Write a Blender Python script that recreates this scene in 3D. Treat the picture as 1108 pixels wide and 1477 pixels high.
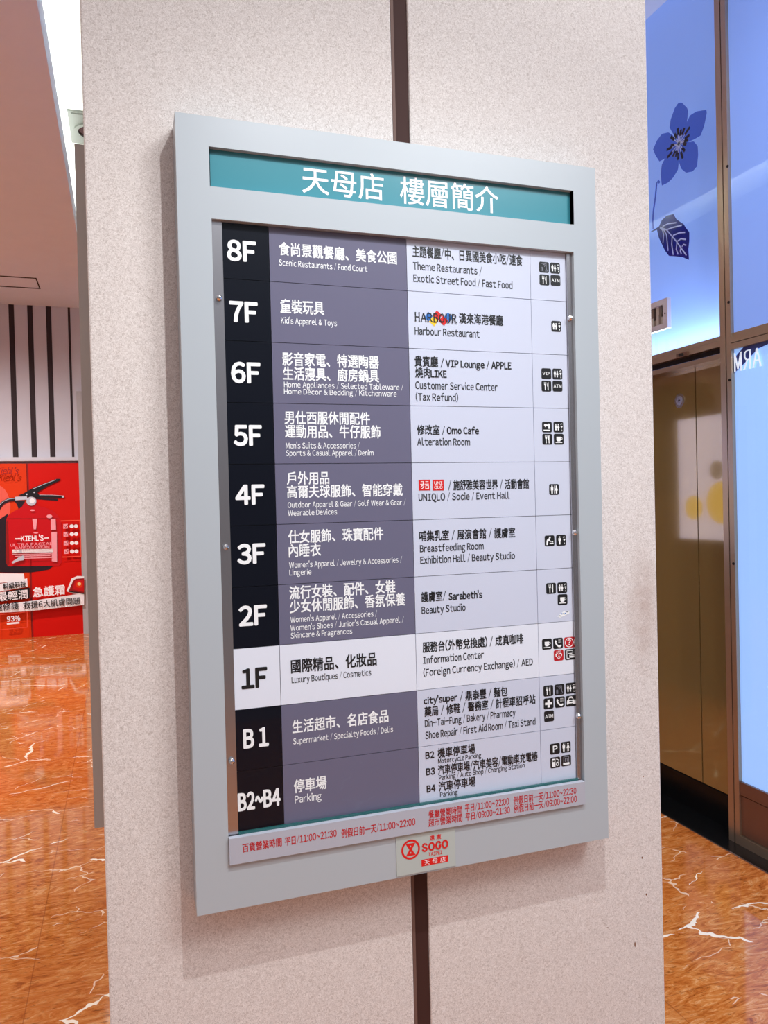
import bpy, bmesh, math, random
from mathutils import Matrix, Vector

# ------------------------------------------------------------------ clear, camera, world, lights
for ob in list(bpy.data.objects):
    bpy.data.objects.remove(ob)
SC = bpy.context.scene
COL = SC.collection

cam_data = bpy.data.cameras.new('camera')
cam = bpy.data.objects.new('camera', cam_data)
COL.objects.link(cam)
cam_data.sensor_fit = 'VERTICAL'
cam_data.sensor_height = 36.0
cam_data.lens = 1109.0 / 1477.0 * 36.0
cam_data.clip_start = 0.05
right = Vector((0.947068, -0.320103, -0.024395))
up = Vector((0.027561, 0.005361, 0.999606))
fwd = Vector((0.319846, 0.947367, -0.0139))
m = Matrix((right, up, -fwd)).transposed().to_4x4()
m.translation = Vector((-0.0976, -1.3277, 1.5))
cam.matrix_world = m
SC.camera = cam

SC.view_settings.view_transform = 'Standard'
SC.view_settings.look = 'None'
SC.view_settings.gamma = 1.0
SC.view_settings.use_curve_mapping = False
SC.view_settings.exposure = -0.10

world = bpy.data.worlds.new('world')
SC.world = world
world.use_nodes = True
bg = world.node_tree.nodes['Background']
wn = world.node_tree
wtc = wn.nodes.new('ShaderNodeTexCoord')
wsp = wn.nodes.new('ShaderNodeSeparateXYZ')
wrp = wn.nodes.new('ShaderNodeValToRGB')          # bright hall above, dim shopfronts at eye level
wrp.color_ramp.elements[0].position, wrp.color_ramp.elements[0].color = 0.0, (0.24, 0.23, 0.24, 1)
wrp.color_ramp.elements[1].position, wrp.color_ramp.elements[1].color = 0.75, (0.92, 0.98, 1.08, 1)
we = wrp.color_ramp.elements.new(0.22)
we.color = (0.36, 0.38, 0.43, 1)
wn.links.new(wtc.outputs['Generated'], wsp.inputs[0])
wn.links.new(wsp.outputs['Z'], wrp.inputs[0])
wn.links.new(wrp.outputs[0], bg.inputs[0])
bg.inputs[1].default_value = 1.0


def lamp(name, kind, loc, energy, color=(1, 1, 1), size=None, size_y=None, aim=None, spread=None, cone=None, radius=None):
    d = bpy.data.lights.new(name, kind)
    d.energy = energy
    d.color = color
    if kind == 'AREA':
        d.shape = 'RECTANGLE'
        d.size = size
        d.size_y = size_y or size
        if spread:
            d.spread = math.radians(spread)
    if kind == 'SPOT':
        d.spot_size = math.radians(cone)
        d.spot_blend = 1.0
    if radius:
        d.shadow_soft_size = radius
    ob = bpy.data.objects.new(name, d)
    COL.objects.link(ob)
    ob.location = loc
    if aim is not None and kind == 'AREA' and size_y:           # keep the long side of a strip along the hall
        z = (Vector(loc) - Vector(aim)).normalized()
        x = Vector((0, 1, 0)).cross(z).normalized()
        ob.rotation_euler = Matrix((x, z.cross(x), z)).transposed().to_euler()
    elif aim is not None:
        ob.rotation_euler = (Vector(aim) - Vector(loc)).to_track_quat('-Z', 'Y').to_euler()
    return ob


# ceiling spot that washes the pillar and throws the sign's shadow
lamp('pillar_spot', 'SPOT', (0.34, -0.9, 2.9), 108, (0.97, 0.985, 1.0), aim=(0.36, -0.72, 0.6), cone=124, radius=0.016)
# added broad fill evening out the pillar from the front right
lamp('pillar_fill', 'AREA', (1.8, -2.2, 3.9), 74, (0.955, 0.98, 1.0), size=1.1, aim=(0.6, 0.0, 1.9))
# cove strip hidden on top of the soffit edge, washing the upper ceiling
lamp('cove_strip', 'AREA', (-0.58, 3.6, 4.06), 85, (0.97, 1.0, 0.95), size=0.12, size_y=9.4, aim=(-0.36, 3.6, 4.40))
# added fill spots without fixtures, brightening the aisle, far poster and doors
for i, (x, y) in enumerate(((-2.6, 0.8), (-2.6, 3.6), (-1.7, 6.3))):
    lamp('aisle_fill', 'SPOT', (x, y, 3.90), (420, 420, 620)[i], (1.0, 0.98, 0.96), aim=(x, y + 0.4, 0), cone=150, radius=0.05)
lamp('door_fill', 'SPOT', (1.75, 0.2, 3.90), 130, (1.0, 0.98, 0.95), aim=(1.75, 0.9, 0), cone=140, radius=0.05)
# added strip that makes the transom backing brighter along its lower edge
lamp('transom_fill', 'AREA', (2.43, 2.0, 2.20), 12, (0.80, 0.92, 1.0), size=0.05, size_y=3.0, aim=(2.49, 2.0, 3.0))


# ------------------------------------------------------------------ materials
def lin(c):
    return tuple((v / 255 / 12.92) if v / 255 <= 0.04045 else ((v / 255 + 0.055) / 1.055) ** 2.4 for v in c) + (1.0,)


def mat(name, rgb, rough=0.5, metal=0.0, spec=0.5, coat=0.0, emit=0.0, noise=0.03, nscale=6.0, stretch=(1, 1, 1)):
    """plain procedural surface: base colour with a faint noise mottling"""
    M = bpy.data.materials.new(name)
    M.use_nodes = True
    nt = M.node_tree
    b = nt.nodes['Principled BSDF']
    c = lin(rgb)
    tc = nt.nodes.new('ShaderNodeTexCoord')
    mp = nt.nodes.new('ShaderNodeMapping')
    mp.inputs['Scale'].default_value = stretch
    nz = nt.nodes.new('ShaderNodeTexNoise')
    nz.inputs['Scale'].default_value = nscale
    mx = nt.nodes.new('ShaderNodeMix')
    mx.data_type = 'RGBA'
    mx.inputs[6].default_value = tuple(v * (1 - noise) for v in c[:3]) + (1,)
    mx.inputs[7].default_value = tuple(min(1, v * (1 + noise)) for v in c[:3]) + (1,)
    nt.links.new(tc.outputs['Object'], mp.inputs[0])
    nt.links.new(mp.outputs[0], nz.inputs['Vector'])
    nt.links.new(nz.outputs[0], mx.inputs[0])
    nt.links.new(mx.outputs[2], b.inputs['Base Color'])
    b.inputs['Roughness'].default_value = rough
    b.inputs['Metallic'].default_value = metal
    b.inputs['Specular IOR Level'].default_value = spec
    b.inputs['Coat Weight'].default_value = coat
    b.inputs['Coat Roughness'].default_value = 0.03
    if emit:
        b.inputs['Emission Color'].default_value = c
        b.inputs['Emission Strength'].default_value = emit
    return M


def ramp(nt, src, stops):
    n = nt.nodes.new('ShaderNodeValToRGB')
    e = n.color_ramp.elements
    e[0].position, e[0].color = stops[0]
    e[1].position, e[1].color = stops[-1]
    for p, c in stops[1:-1]:
        q = e.new(p)
        q.color = c
    nt.links.new(src, n.inputs[0])
    return n.outputs[0]


def mixc(nt, fac, a, b):
    n = nt.nodes.new('ShaderNodeMix')
    n.data_type = 'RGBA'
    for s, v in ((0, fac), (6, a), (7, b)):
        if hasattr(v, 'is_output'):
            nt.links.new(v, n.inputs[s])
        else:
            n.inputs[s].default_value = v
    return n.outputs[2]


def math_(nt, op, a, b=0.0):
    n = nt.nodes.new('ShaderNodeMath')
    n.operation = op
    for s, v in ((0, a), (1, b)):
        if hasattr(v, 'is_output'):
            nt.links.new(v, n.inputs[s])
        else:
            n.inputs[s].default_value = v
    return n.outputs[0]


def stone():
    M = bpy.data.materials.new('speckled_stone')
    M.use_nodes = True
    nt = M.node_tree
    b = nt.nodes['Principled BSDF']
    geo = nt.nodes.new('ShaderNodeNewGeometry')
    pos = geo.outputs['Position']
    n1 = nt.nodes.new('ShaderNodeTexNoise')
    n1.inputs['Scale'].default_value = 310
    n1.inputs['Detail'].default_value = 2
    n1.inputs['Distortion'].default_value = 1.6
    nt.links.new(pos, n1.inputs['Vector'])
    base = ramp(nt, n1.outputs[0], [(0.30, lin((184, 173, 167))), (0.47, lin((213, 205, 200))), (0.68, lin((235, 229, 225)))])
    n2 = nt.nodes.new('ShaderNodeTexNoise')
    n2.inputs['Scale'].default_value = 75
    n2.inputs['Distortion'].default_value = 2.5
    nt.links.new(pos, n2.inputs['Vector'])
    fleck = ramp(nt, n2.outputs[0], [(0.66, (0, 0, 0, 1)), (0.72, (1, 1, 1, 1))])
    c = mixc(nt, math_(nt, 'MULTIPLY', fleck, 0.28), base, lin((160, 140, 134)))
    n3 = nt.nodes.new('ShaderNodeTexNoise')
    n3.inputs['Scale'].default_value = 3
    nt.links.new(pos, n3.inputs['Vector'])
    c = mixc(nt, math_(nt, 'MULTIPLY', n3.outputs[0], 0.22), c, lin((208, 196, 190)))
    # brown rubbed stain near the right edge at chest height
    mp = nt.nodes.new('ShaderNodeMapping')
    mp.inputs['Location'].default_value = (-0.955 / 0.05, 0, -1.25 / 0.16)
    mp.inputs['Scale'].default_value = (1 / 0.05, 0.0, 1 / 0.16)
    nt.links.new(pos, mp.inputs[0])
    ln = nt.nodes.new('ShaderNodeVectorMath')
    ln.operation = 'LENGTH'
    nt.links.new(mp.outputs[0], ln.inputs[0])
    st = ramp(nt, ln.outputs['Value'], [(0.0, (1, 1, 1, 1)), (1.0, (0, 0, 0, 1))])
    n4 = nt.nodes.new('ShaderNodeTexNoise')
    n4.inputs['Scale'].default_value = 30
    nt.links.new(pos, n4.inputs['Vector'])
    c = mixc(nt, math_(nt, 'MULTIPLY', st, math_(nt, 'MULTIPLY', n4.outputs[0], 0.8)), c, lin((150, 112, 92)))
    nt.links.new(c, b.inputs['Base Color'])
    b.inputs['Roughness'].default_value = 0.62
    b.inputs['Specular IOR Level'].default_value = 0.3
    bp = nt.nodes.new('ShaderNodeBump')
    bp.inputs['Strength'].default_value = 0.12
    bp.inputs['Distance'].default_value = 0.001
    nt.links.new(n1.outputs[0], bp.inputs['Height'])
    nt.links.new(bp.outputs[0], b.inputs['Normal'])
    return M


def marble():
    M = bpy.data.materials.new('orange_marble')
    M.use_nodes = True
    nt = M.node_tree
    b = nt.nodes['Principled BSDF']
    geo = nt.nodes.new('ShaderNodeNewGeometry')
    pos = geo.outputs['Position']

    def noise(scale, sc=(1, 1, 1), detail=6, dist=0.0, loc=(0, 0, 0), rough=0.6):
        mp = nt.nodes.new('ShaderNodeMapping')
        mp.inputs['Scale'].default_value = sc
        mp.inputs['Location'].default_value = loc
        nt.links.new(pos, mp.inputs[0])
        n = nt.nodes.new('ShaderNodeTexNoise')
        n.inputs['Scale'].default_value = scale
        n.inputs['Detail'].default_value = detail
        n.inputs['Roughness'].default_value = rough
        n.inputs['Distortion'].default_value = dist
        nt.links.new(mp.outputs[0], n.inputs['Vector'])
        return n
    s1 = noise(5.0, (1.1, 3.6, 1), 11, 3.2, rough=0.75)
    c = ramp(nt, s1.outputs[0], [(0.34, lin((128, 58, 16))), (0.45, lin((184, 100, 40))), (0.54, lin((202, 126, 62))), (0.66, lin((222, 168, 116)))])
    s2 = noise(1.4, (1, 1.6, 1), 4, 0.4, (3, 7, 0))
    c = mixc(nt, ramp(nt, s2.outputs[0], [(0.42, (0, 0, 0, 1)), (0.75, (0.6, 0.6, 0.6, 1))]), c, lin((176, 92, 32)))
    s3 = noise(12, (0.6, 3.2, 1), 8, 4.5, (1, 2, 0), 0.72)
    dk = ramp(nt, s3.outputs[0], [(0.55, (0, 0, 0, 1)), (0.64, (0.8, 0.8, 0.8, 1))])
    c = mixc(nt, dk, c, lin((104, 48, 14)))
    # white calcite veins: warped cell edges, broken up by patches

    def veins(scale, width, loc, patch, thr):
        w = noise(4.0, (1, 1, 1), 4, 0.0, loc)
        add = nt.nodes.new('ShaderNodeMix')
        add.data_type = 'VECTOR'
        add.inputs[0].default_value = 0.16
        nt.links.new(pos, add.inputs[4])
        nt.links.new(w.outputs['Color'], add.inputs[5])
        mp = nt.nodes.new('ShaderNodeMapping')
        mp.inputs['Scale'].default_value = (0.8, 1.5, 0.0)
        mp.inputs['Location'].default_value = loc
        nt.links.new(add.outputs[1], mp.inputs[0])
        v = nt.nodes.new('ShaderNodeTexVoronoi')
        v.voronoi_dimensions = '2D'
        v.feature = 'DISTANCE_TO_EDGE'
        v.inputs['Scale'].default_value = scale
        nt.links.new(mp.outputs[0], v.inputs['Vector'])
        pn = noise(patch, (1, 1, 1), 2, 0.0, (loc[1], loc[0], 0))
        pm = ramp(nt, pn.outputs[0], [(thr, (0, 0, 0, 1)), (thr + 0.05, (1, 1, 1, 1))])
        wmod = math_(nt, 'MULTIPLY', pm, width)
        return math_(nt, 'LESS_THAN', v.outputs['Distance'], wmod)
    v1 = veins(1.9, 0.010, (0.3, 0.9, 0), 3.3, 0.52)
    v2 = veins(5.2, 0.012, (5.3, 2.9, 0), 4.5, 0.52)
    c = mixc(nt, math_(nt, 'MULTIPLY', v1, 0.9), c, lin((250, 240, 222)))
    c = mixc(nt, math_(nt, 'MULTIPLY', v2, 0.65), c, lin((244, 222, 196)))
    # slab joints
    br = nt.nodes.new('ShaderNodeTexBrick')
    br.offset = 0.0
    br.inputs['Scale'].default_value = 1.0
    br.inputs['Brick Width'].default_value = 0.9
    br.inputs['Row Height'].default_value = 0.9
    br.inputs['Mortar Size'].default_value = 0.0018
    br.inputs['Color1'].default_value = br.inputs['Color2'].default_value = (0, 0, 0, 1)
    br.inputs['Mortar'].default_value = (1, 1, 1, 1)
    mp = nt.nodes.new('ShaderNodeMapping')
    mp.inputs['Location'].default_value = (0.42, 0.33, 0)
    nt.links.new(pos, mp.inputs[0])
    nt.links.new(mp.outputs[0], br.inputs['Vector'])
    c = mixc(nt, math_(nt, 'MULTIPLY', br.outputs['Color'], 0.5), c, lin((120, 52, 20)))
    nt.links.new(c, b.inputs['Base Color'])
    b.inputs['Roughness'].default_value = 0.06
    b.inputs['Specular IOR Level'].default_value = 0.5
    return M


def glass(name, tint=(1, 1, 1), ior=1.5):
    """thin architectural pane: clear straight through, mirror by Fresnel"""
    M = bpy.data.materials.new(name)
    M.use_nodes = True
    nt = M.node_tree
    nt.nodes.remove(nt.nodes['Principled BSDF'])
    out = nt.nodes['Material Output']
    t = nt.nodes.new('ShaderNodeBsdfTransparent')
    t.inputs[0].default_value = tint + (1,)
    g = nt.nodes.new('ShaderNodeBsdfGlossy')
    g.inputs['Roughness'].default_value = 0.015
    lw = nt.nodes.new('ShaderNodeLayerWeight')          # same on both faces of the pane
    lw.inputs[0].default_value = 0.5
    f0 = ((ior - 1) / (ior + 1)) ** 2
    mx = nt.nodes.new('ShaderNodeMixShader')
    fac = math_(nt, 'ADD', f0, math_(nt, 'MULTIPLY', math_(nt, 'POWER', lw.outputs['Facing'], 5.0), 1 - f0))
    nt.links.new(fac, mx.inputs[0])
    nt.links.new(t.outputs[0], mx.inputs[1])
    nt.links.new(g.outputs[0], mx.inputs[2])
    nt.links.new(mx.outputs[0], out.inputs[0])
    return M


def film(name, tint, rgb):
    """translucent sticker film: tints what lies behind, with a little body colour"""
    M = bpy.data.materials.new(name)
    M.use_nodes = True
    nt = M.node_tree
    nt.nodes.remove(nt.nodes['Principled BSDF'])
    tr = nt.nodes.new('ShaderNodeBsdfTransparent')
    tr.inputs[0].default_value = tuple(math.sqrt(v) for v in tint) + (1,)     # two faces per sticker
    df = nt.nodes.new('ShaderNodeBsdfDiffuse')
    df.inputs[0].default_value = lin(rgb)
    mx = nt.nodes.new('ShaderNodeMixShader')
    mx.inputs[0].default_value = 0.08
    nt.links.new(tr.outputs[0], mx.inputs[1])
    nt.links.new(df.outputs[0], mx.inputs[2])
    nt.links.new(mx.outputs[0], nt.nodes['Material Output'].inputs[0])
    return M


STONE, MARBLE = stone(), marble()
FRAME = mat('grey_powder_coat', (172, 181, 187), 0.36, 0.0, 0.6, noise=0.01)
TEAL = mat('teal_acrylic', (58, 138, 152), 0.25)
NAVY = mat('navy_black_acrylic', (7, 11, 24), 0.3, spec=0.15)
PURPLE = mat('purple_grey_acrylic', (106, 104, 128), 0.3, spec=0.3, noise=0.015)
WHITE2 = mat('bright_white_acrylic', (226, 230, 243), 0.3, noise=0.01)
WHITE = mat('white_acrylic', (204, 209, 228), 0.3, noise=0.01)
INKW = mat('white_lettering', (245, 246, 248), 0.4)
INKB = mat('black_lettering', (16, 16, 20), 0.4)
INKD = mat('dark_grey_lettering', (26, 26, 31), 0.4)
INKR = mat('red_lettering', (188, 16, 22), 0.4)
RED = mat('signal_red', (214, 22, 24), 0.35)
ICONRED = mat('icon_red', (190, 20, 32), 0.35)
LOGOBLUE = mat('logo_blue', (40, 110, 190), 0.4)
LOGOYEL = mat('logo_yellow', (244, 200, 40), 0.4)
BACK = mat('sign_backing_black', (26, 28, 34), 0.5)
STEEL = mat('brushed_steel', (186, 182, 184), 0.24, 1.0, noise=0.08, nscale=40, stretch=(60, 60, 1))
SCREW = mat('polished_steel', (225, 222, 220), 0.12, 1.0)
SIGNGLASS = glass('sign_glass', (0.985, 0.995, 0.99), 1.3)
EDGEGLASS = mat('green_glass_edge', (30, 92, 92), 0.1)
CLEARPLATE = mat('clear_plate', (176, 186, 182), 0.2)
BROWNSTRIP = mat('brown_metal_strip', (66, 42, 38), 0.6, 0.0, spec=0.15)
CEIL = mat('white_ceiling_paint', (236, 240, 232), 0.8)
SOFFIT = mat('soffit_paint', (230, 238, 252), 0.8)
WALLW = mat('white_slat_paint', (206, 204, 214), 0.7)
GROOVE = mat('dark_groove', (44, 26, 32), 0.7)
WALLWOOD = mat('wood_fascia', (188, 142, 92), 0.6, noise=0.12, stretch=(1, 1, 8))
BRONZE = mat('bronze_metal', (182, 160, 138), 0.28, 0.85, noise=0.04, nscale=12)
BRONZEDK = mat('dark_bronze_metal', (132, 102, 88), 0.32, 0.8, noise=0.05, nscale=12)
DOORMET = mat('polished_bronze_sheet', (160, 136, 86), 0.08, 0.5, coat=0.7, noise=0.04, nscale=2)
GAP = mat('shadow_gap', (22, 12, 8), 0.8)
GRANITE = mat('black_granite', (10, 11, 12), 0.25, spec=0.25, noise=0.3, nscale=60)
BLUE = mat('glowing_blue_backing', (120, 150, 216), 0.6, emit=0.72)  # emission put into the backing, standing in for light behind the glass
BLUELT = mat('glowing_pale_blue_backing', (150, 190, 246), 0.6, emit=0.8)  # same glow put into the lower window's backing
PANE = glass('window_glass', (0.93, 0.96, 1.0), 1.52)
DECALB = film('blue_decal', (0.24, 0.31, 0.62), (66, 84, 166))
DECALD = film('dark_blue_decal', (0.02, 0.02, 0.18), (22, 24, 92))
DECALK = mat('black_decal', (8, 8, 20), 0.5)
DECALW = mat('pale_decal_line', (206, 218, 246), 0.5)
PLATE = mat('silver_box_metal', (206, 200, 208), 0.35, 0.6)
POSTERW = mat('lit_poster_white', (198, 202, 255), 0.4, emit=2.6)
POSTERY = mat('lit_poster_yellow', (232, 206, 120), 0.4, emit=1.9)
POSTERG = mat('lit_poster_grey', (140, 134, 140), 0.4, emit=1.5)
PR_RED = mat('print_red', (214, 14, 3), 0.5, spec=0.2)
PR_ORANGE = mat('print_orange', (226, 58, 12), 0.5, spec=0.2)
PR_CRIMSON = mat('print_crimson', (204, 0, 16), 0.3)
PR_DARK = mat('print_dark', (34, 16, 30), 0.35)
PR_DKRED = mat('print_dark_red', (150, 10, 12), 0.35)
PR_PINK = mat('print_pink', (250, 166, 176), 0.35)
PR_SALMON = mat('print_salmon', (238, 96, 80), 0.35)
PR_WHITE = mat('print_white', (250, 246, 250), 0.35)
PR_BLACK = mat('print_black', (16, 16, 22), 0.35)
PR_SILVER = mat('print_silver', (200, 202, 214), 0.3)
PR_GLOW = mat('print_glow', (255, 214, 150), 0.3)
PR_LINE = mat('print_light_red', (246, 82, 60), 0.35)


# ------------------------------------------------------------------ mesh helpers
GLYPHS = {}


def glyph(ch):
    """one character as a filled flat mesh in unit size: vertices, faces, ink extents"""
    if ch not in GLYPHS:
        o = ord(ch)
        cu = bpy.data.curves.new('lettering', 'FONT')
        cu.body = chr(o + 0xFEE0) if 33 <= o <= 126 else ch      # wide forms share one sans design with the Chinese
        cu.resolution_u = 3
        cu.fill_mode = 'FRONT'
        ob = bpy.data.objects.new('lettering', cu)
        COL.objects.link(ob)
        dg = bpy.context.evaluated_depsgraph_get()
        me = bpy.data.meshes.new_from_object(ob.evaluated_get(dg))
        vs = [(v.co.x, v.co.y) for v in me.vertices]
        fs = [tuple(p.vertices) for p in me.polygons]
        bpy.data.objects.remove(ob)
        bpy.data.curves.remove(cu)
        bpy.data.meshes.remove(me)
        GLYPHS[ch] = (vs, fs, min(v[0] for v in vs), max(v[0] for v in vs), min(v[1] for v in vs), max(v[1] for v in vs))
    return GLYPHS[ch]


def is_cjk(s):
    return any(ord(ch) > 0x2E80 for ch in s)


def line(s):
    """glyph placements of a line of lettering and its ink width"""
    out, x = [], 0.0
    for ch in s:
        if ch == ' ':
            x += 0.27
            continue
        if ch == '\u00e9':
            g = glyph('e')
            out.append((g, x + 0.045 - g[2], 0.0, 1.0))
            a = glyph("'")
            out.append((a, x + 0.045 + (g[3] - g[2]) * .5 - (a[2] + a[3]) / 2, g[5] + 0.02 - a[4] - 0.08, 1.0))
            x += g[3] - g[2] + 0.115
            continue
        g = glyph(ch)
        if ord(ch) > 0x2E80:
            out.append((g, x, 0.0, 1.0))
            x += 1.0
        else:
            k = {'~': 0.6, '/': 0.42}.get(ch, 1.0)
            out.append((g, x + 0.045 - g[2] * k, 0.0, k))
            x += (g[3] - g[2]) * k + 0.115
    lo = min(dx + g[2] * k for g, dx, dy, k in out)
    hi = max(dx + g[3] * k for g, dx, dy, k in out)
    return out, lo, hi


class MB:
    """collects faces with materials and links them as one mesh object"""

    def __init__(self):
        self.v, self.f, self.m, self.mats = [], [], [], []

    def mi(self, M):
        if M not in self.mats:
            self.mats.append(M)
        return self.mats.index(M)

    def poly(self, pts, M):
        n = len(self.v)
        self.v += [tuple(p) for p in pts]
        self.f.append(tuple(range(n, n + len(pts))))
        self.m.append(self.mi(M))
        return self

    def box(self, a, b, M):
        (x0, y0, z0), (x1, y1, z1) = [min(p, q) for p, q in zip(a, b)], [max(p, q) for p, q in zip(a, b)]
        n = len(self.v)
        self.v += [(x0, y0, z0), (x1, y0, z0), (x1, y1, z0), (x0, y1, z0), (x0, y0, z1), (x1, y0, z1), (x1, y1, z1), (x0, y1, z1)]
        for q in ((0, 3, 2, 1), (4, 5, 6, 7), (0, 1, 5, 4), (1, 2, 6, 5), (2, 3, 7, 6), (3, 0, 4, 7)):
            self.f.append(tuple(n + i for i in q))
            self.m.append(self.mi(M))
        return self

    def prism(self, pts, off, M):
        """outline pts (3D) swept by vector off"""
        n, k = len(self.v), len(pts)
        self.v += [tuple(p) for p in pts] + [tuple(Vector(p) + Vector(off)) for p in pts]
        self.f.append(tuple(n + i for i in range(k)))
        self.f.append(tuple(n + k + i for i in reversed(range(k))))
        for i in range(k):
            j = (i + 1) % k
            self.f.append((n + j, n + i, n + k + i, n + k + j))
        self.m += [self.mi(M)] * (k + 2)
        return self

    def text(self, s, M, to3, x0, x1, zc, h, weight=0.0, slope=0.0, mirror=False, lean=0.0):
        """lettering fitted to x0..x1; h is the cap (or CJK body) height, zc its middle at the left end"""
        items, lo, hi = line(s)
        ref = glyph('\u570b') if is_cjk(s) else glyph('H')
        cap, mid = ref[5] - ref[4], (ref[5] + ref[4]) / 2
        sx = (x1 - x0) / (hi - lo)
        wr = weight * h
        if weight <= 0:
            shifts = [(0, 0)]
        elif weight < 0.03:
            shifts = [(wr * a, wr * b) for a, b in ((1, 1), (1, -1), (-1, 1), (-1, -1))]
        else:
            shifts = [(0, 0)] + [(wr * math.cos(math.pi * k / 6), wr * math.sin(math.pi * k / 6)) for k in range(12)]
        k = self.mi(M)
        for g, dx, dy, kx in items:
            for li, (ax, az) in enumerate(shifts):
                n = len(self.v)
                for px, py in g[0]:
                    gx = (px * kx + dx - lo) * sx
                    if mirror:
                        gx = (x1 - x0) - gx
                    yy = (py + dy - mid) / cap * h
                    q = to3(x0 + gx + lean * yy + ax, zc + yy + slope * gx + az)
                    self.v.append((q[0], q[1] - 2e-5 * li, q[2]))
                for q in g[1]:
                    self.f.append(tuple(n + i for i in q))
                    self.m.append(k)
        return self

    def build(self, name, parent=None, label=None, bevel=0.0, smooth=False):
        o0 = Vector((0, 0, 0))
        p = parent
        while p is not None:
            o0 += p.location
            p = p.parent
        me = bpy.data.meshes.new(name)
        me.from_pydata([tuple(Vector(q) - o0) for q in self.v], [], self.f)
        for M in self.mats:
            me.materials.append(M)
        me.polygons.foreach_set('material_index', self.m)
        if smooth:
            me.polygons.foreach_set('use_smooth', [True] * len(self.f))
        me.update()
        ob = bpy.data.objects.new(name, me)
        COL.objects.link(ob)
        if parent is not None:
            ob.parent = parent
        if label:
            ob['label'] = label
        if bevel:
            md = ob.modifiers.new('edge', 'BEVEL')
            md.width = bevel
            md.segments = 2
            md.limit_method = 'ANGLE'
        return ob


def thing(name, loc, label, cat, group=None):
    o = bpy.data.objects.new(name, None)
    o.empty_display_size = 0.05
    COL.objects.link(o)
    o.location = loc
    o['label'] = label
    o['category'] = cat
    if group:
        o['group'] = group
    return o


def tag(o, label, cat, group=None):
    o['label'] = label
    o['category'] = cat
    if group:
        o['group'] = group
    return o


def structure(o):
    o['kind'] = 'structure'
    return o


def base(name, loc):
    o = bpy.data.objects.new(name, None)
    o.empty_display_size = 0.05
    COL.objects.link(o)
    o.location = loc
    return structure(o)


def arc(cx, cz, rx, rz, a0=0, a1=360, n=24, close=True):
    k = n if close and abs(a1 - a0) >= 360 else n + 1
    return [(cx + rx * math.cos(math.radians(a0 + (a1 - a0) * i / n)), cz + rz * math.sin(math.radians(a0 + (a1 - a0) * i / n))) for i in range(k)]


def stroke(pts, w):
    """outline of a polyline of constant width, in 2D"""
    L, R = [], []
    for i, p in enumerate(pts):
        a = pts[max(0, i - 1)]
        b = pts[min(len(pts) - 1, i + 1)]
        d = math.hypot(b[0] - a[0], b[1] - a[1]) or 1
        nx, nz = -(b[1] - a[1]) / d * w / 2, (b[0] - a[0]) / d * w / 2
        L.append((p[0] + nx, p[1] + nz))
        R.append((p[0] - nx, p[1] - nz))
    return L + R[::-1]


def ring(cx, cz, rx, rz, w, n=28):
    o, i = arc(cx, cz, rx, rz, n=n), arc(cx, cz, rx - w, rz - w, n=n)
    return [[o[k], o[(k + 1) % n], i[(k + 1) % n], i[k]] for k in range(n)]


# ------------------------------------------------------------------ setting
PX0, PX1, PY0, PY1 = -0.145, 0.991, 0.06, 0.86      # pillar
SOF, HIGH, FARY = 3.92, 4.40, 8.65
structure(MB().box((-5.0, -4.0, -0.1), (2.262, 9.0, 0.0), MARBLE).build('floor'))
structure(MB().box((-5.0, -1.2, HIGH), (3.0, 9.0, HIGH + 0.1), CEIL).build('ceiling'))
structure(MB().box((-5.0, -1.2, SOF), (-0.50, FARY, SOF + 0.06), SOFFIT).box((-0.50, -1.2, SOF), (-0.425, FARY, 4.11), SOFFIT).build('ceiling_soffit'))
structure(MB().box((0.29, -1.2, SOF), (3.0, 9.0, SOF + 0.08), SOFFIT).build('ceiling_right'))
sl = base('trim_1', (-1.3, 7.66, SOF))
g = MB()
gx0, gx1, gy0, gy1, gw, gz = -2.1, -0.9, 7.45, 7.87, 0.012, SOF - 0.004
g.box((gx0, gy0, gz), (gx1, gy0 + gw * 2, SOF), GROOVE).box((gx0, gy1 - gw * 2, gz), (gx1, gy1, SOF), GROOVE)
g.box((gx0, gy0 + gw * 2, gz), (gx0 + gw, gy1 - gw * 2, SOF), GROOVE).box((gx1 - gw, gy0 + gw * 2, gz), (gx1, gy1 - gw * 2, SOF), GROOVE)
g.build('access_hatch_joint', sl)

wall = MB()
wall.box((-5.0, FARY, 0.0), (3.0, FARY + 0.1, SOF), WALLW)
wall.box((-5.0, FARY, SOF), (3.0, FARY + 0.1, HIGH), WALLWOOD)
wall = structure(wall.build('wall_back'))
for k in range(14):
    xc = -0.889 - 0.2015 * k
    MB().box((xc - 0.029, FARY - 0.004, 2.12), (xc + 0.029, FARY, SOF), GROOVE).build('dark_slot', wall)
MB().box((-0.676, FARY - 0.004, 2.12), (-0.65, FARY, SOF), GROOVE).build('dark_slot', wall)
structure(MB().box((-4.9, FARY - 0.09, 2.075), (-0.56, FARY, 2.12), WALLW).build('trim_2'))
structure(MB().box((-0.60, FARY - 0.12, 0.0), (-0.40, FARY, 2.9), mat('grey_end_panel', (176, 172, 174), 0.5)).build('trim_3'))

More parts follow.
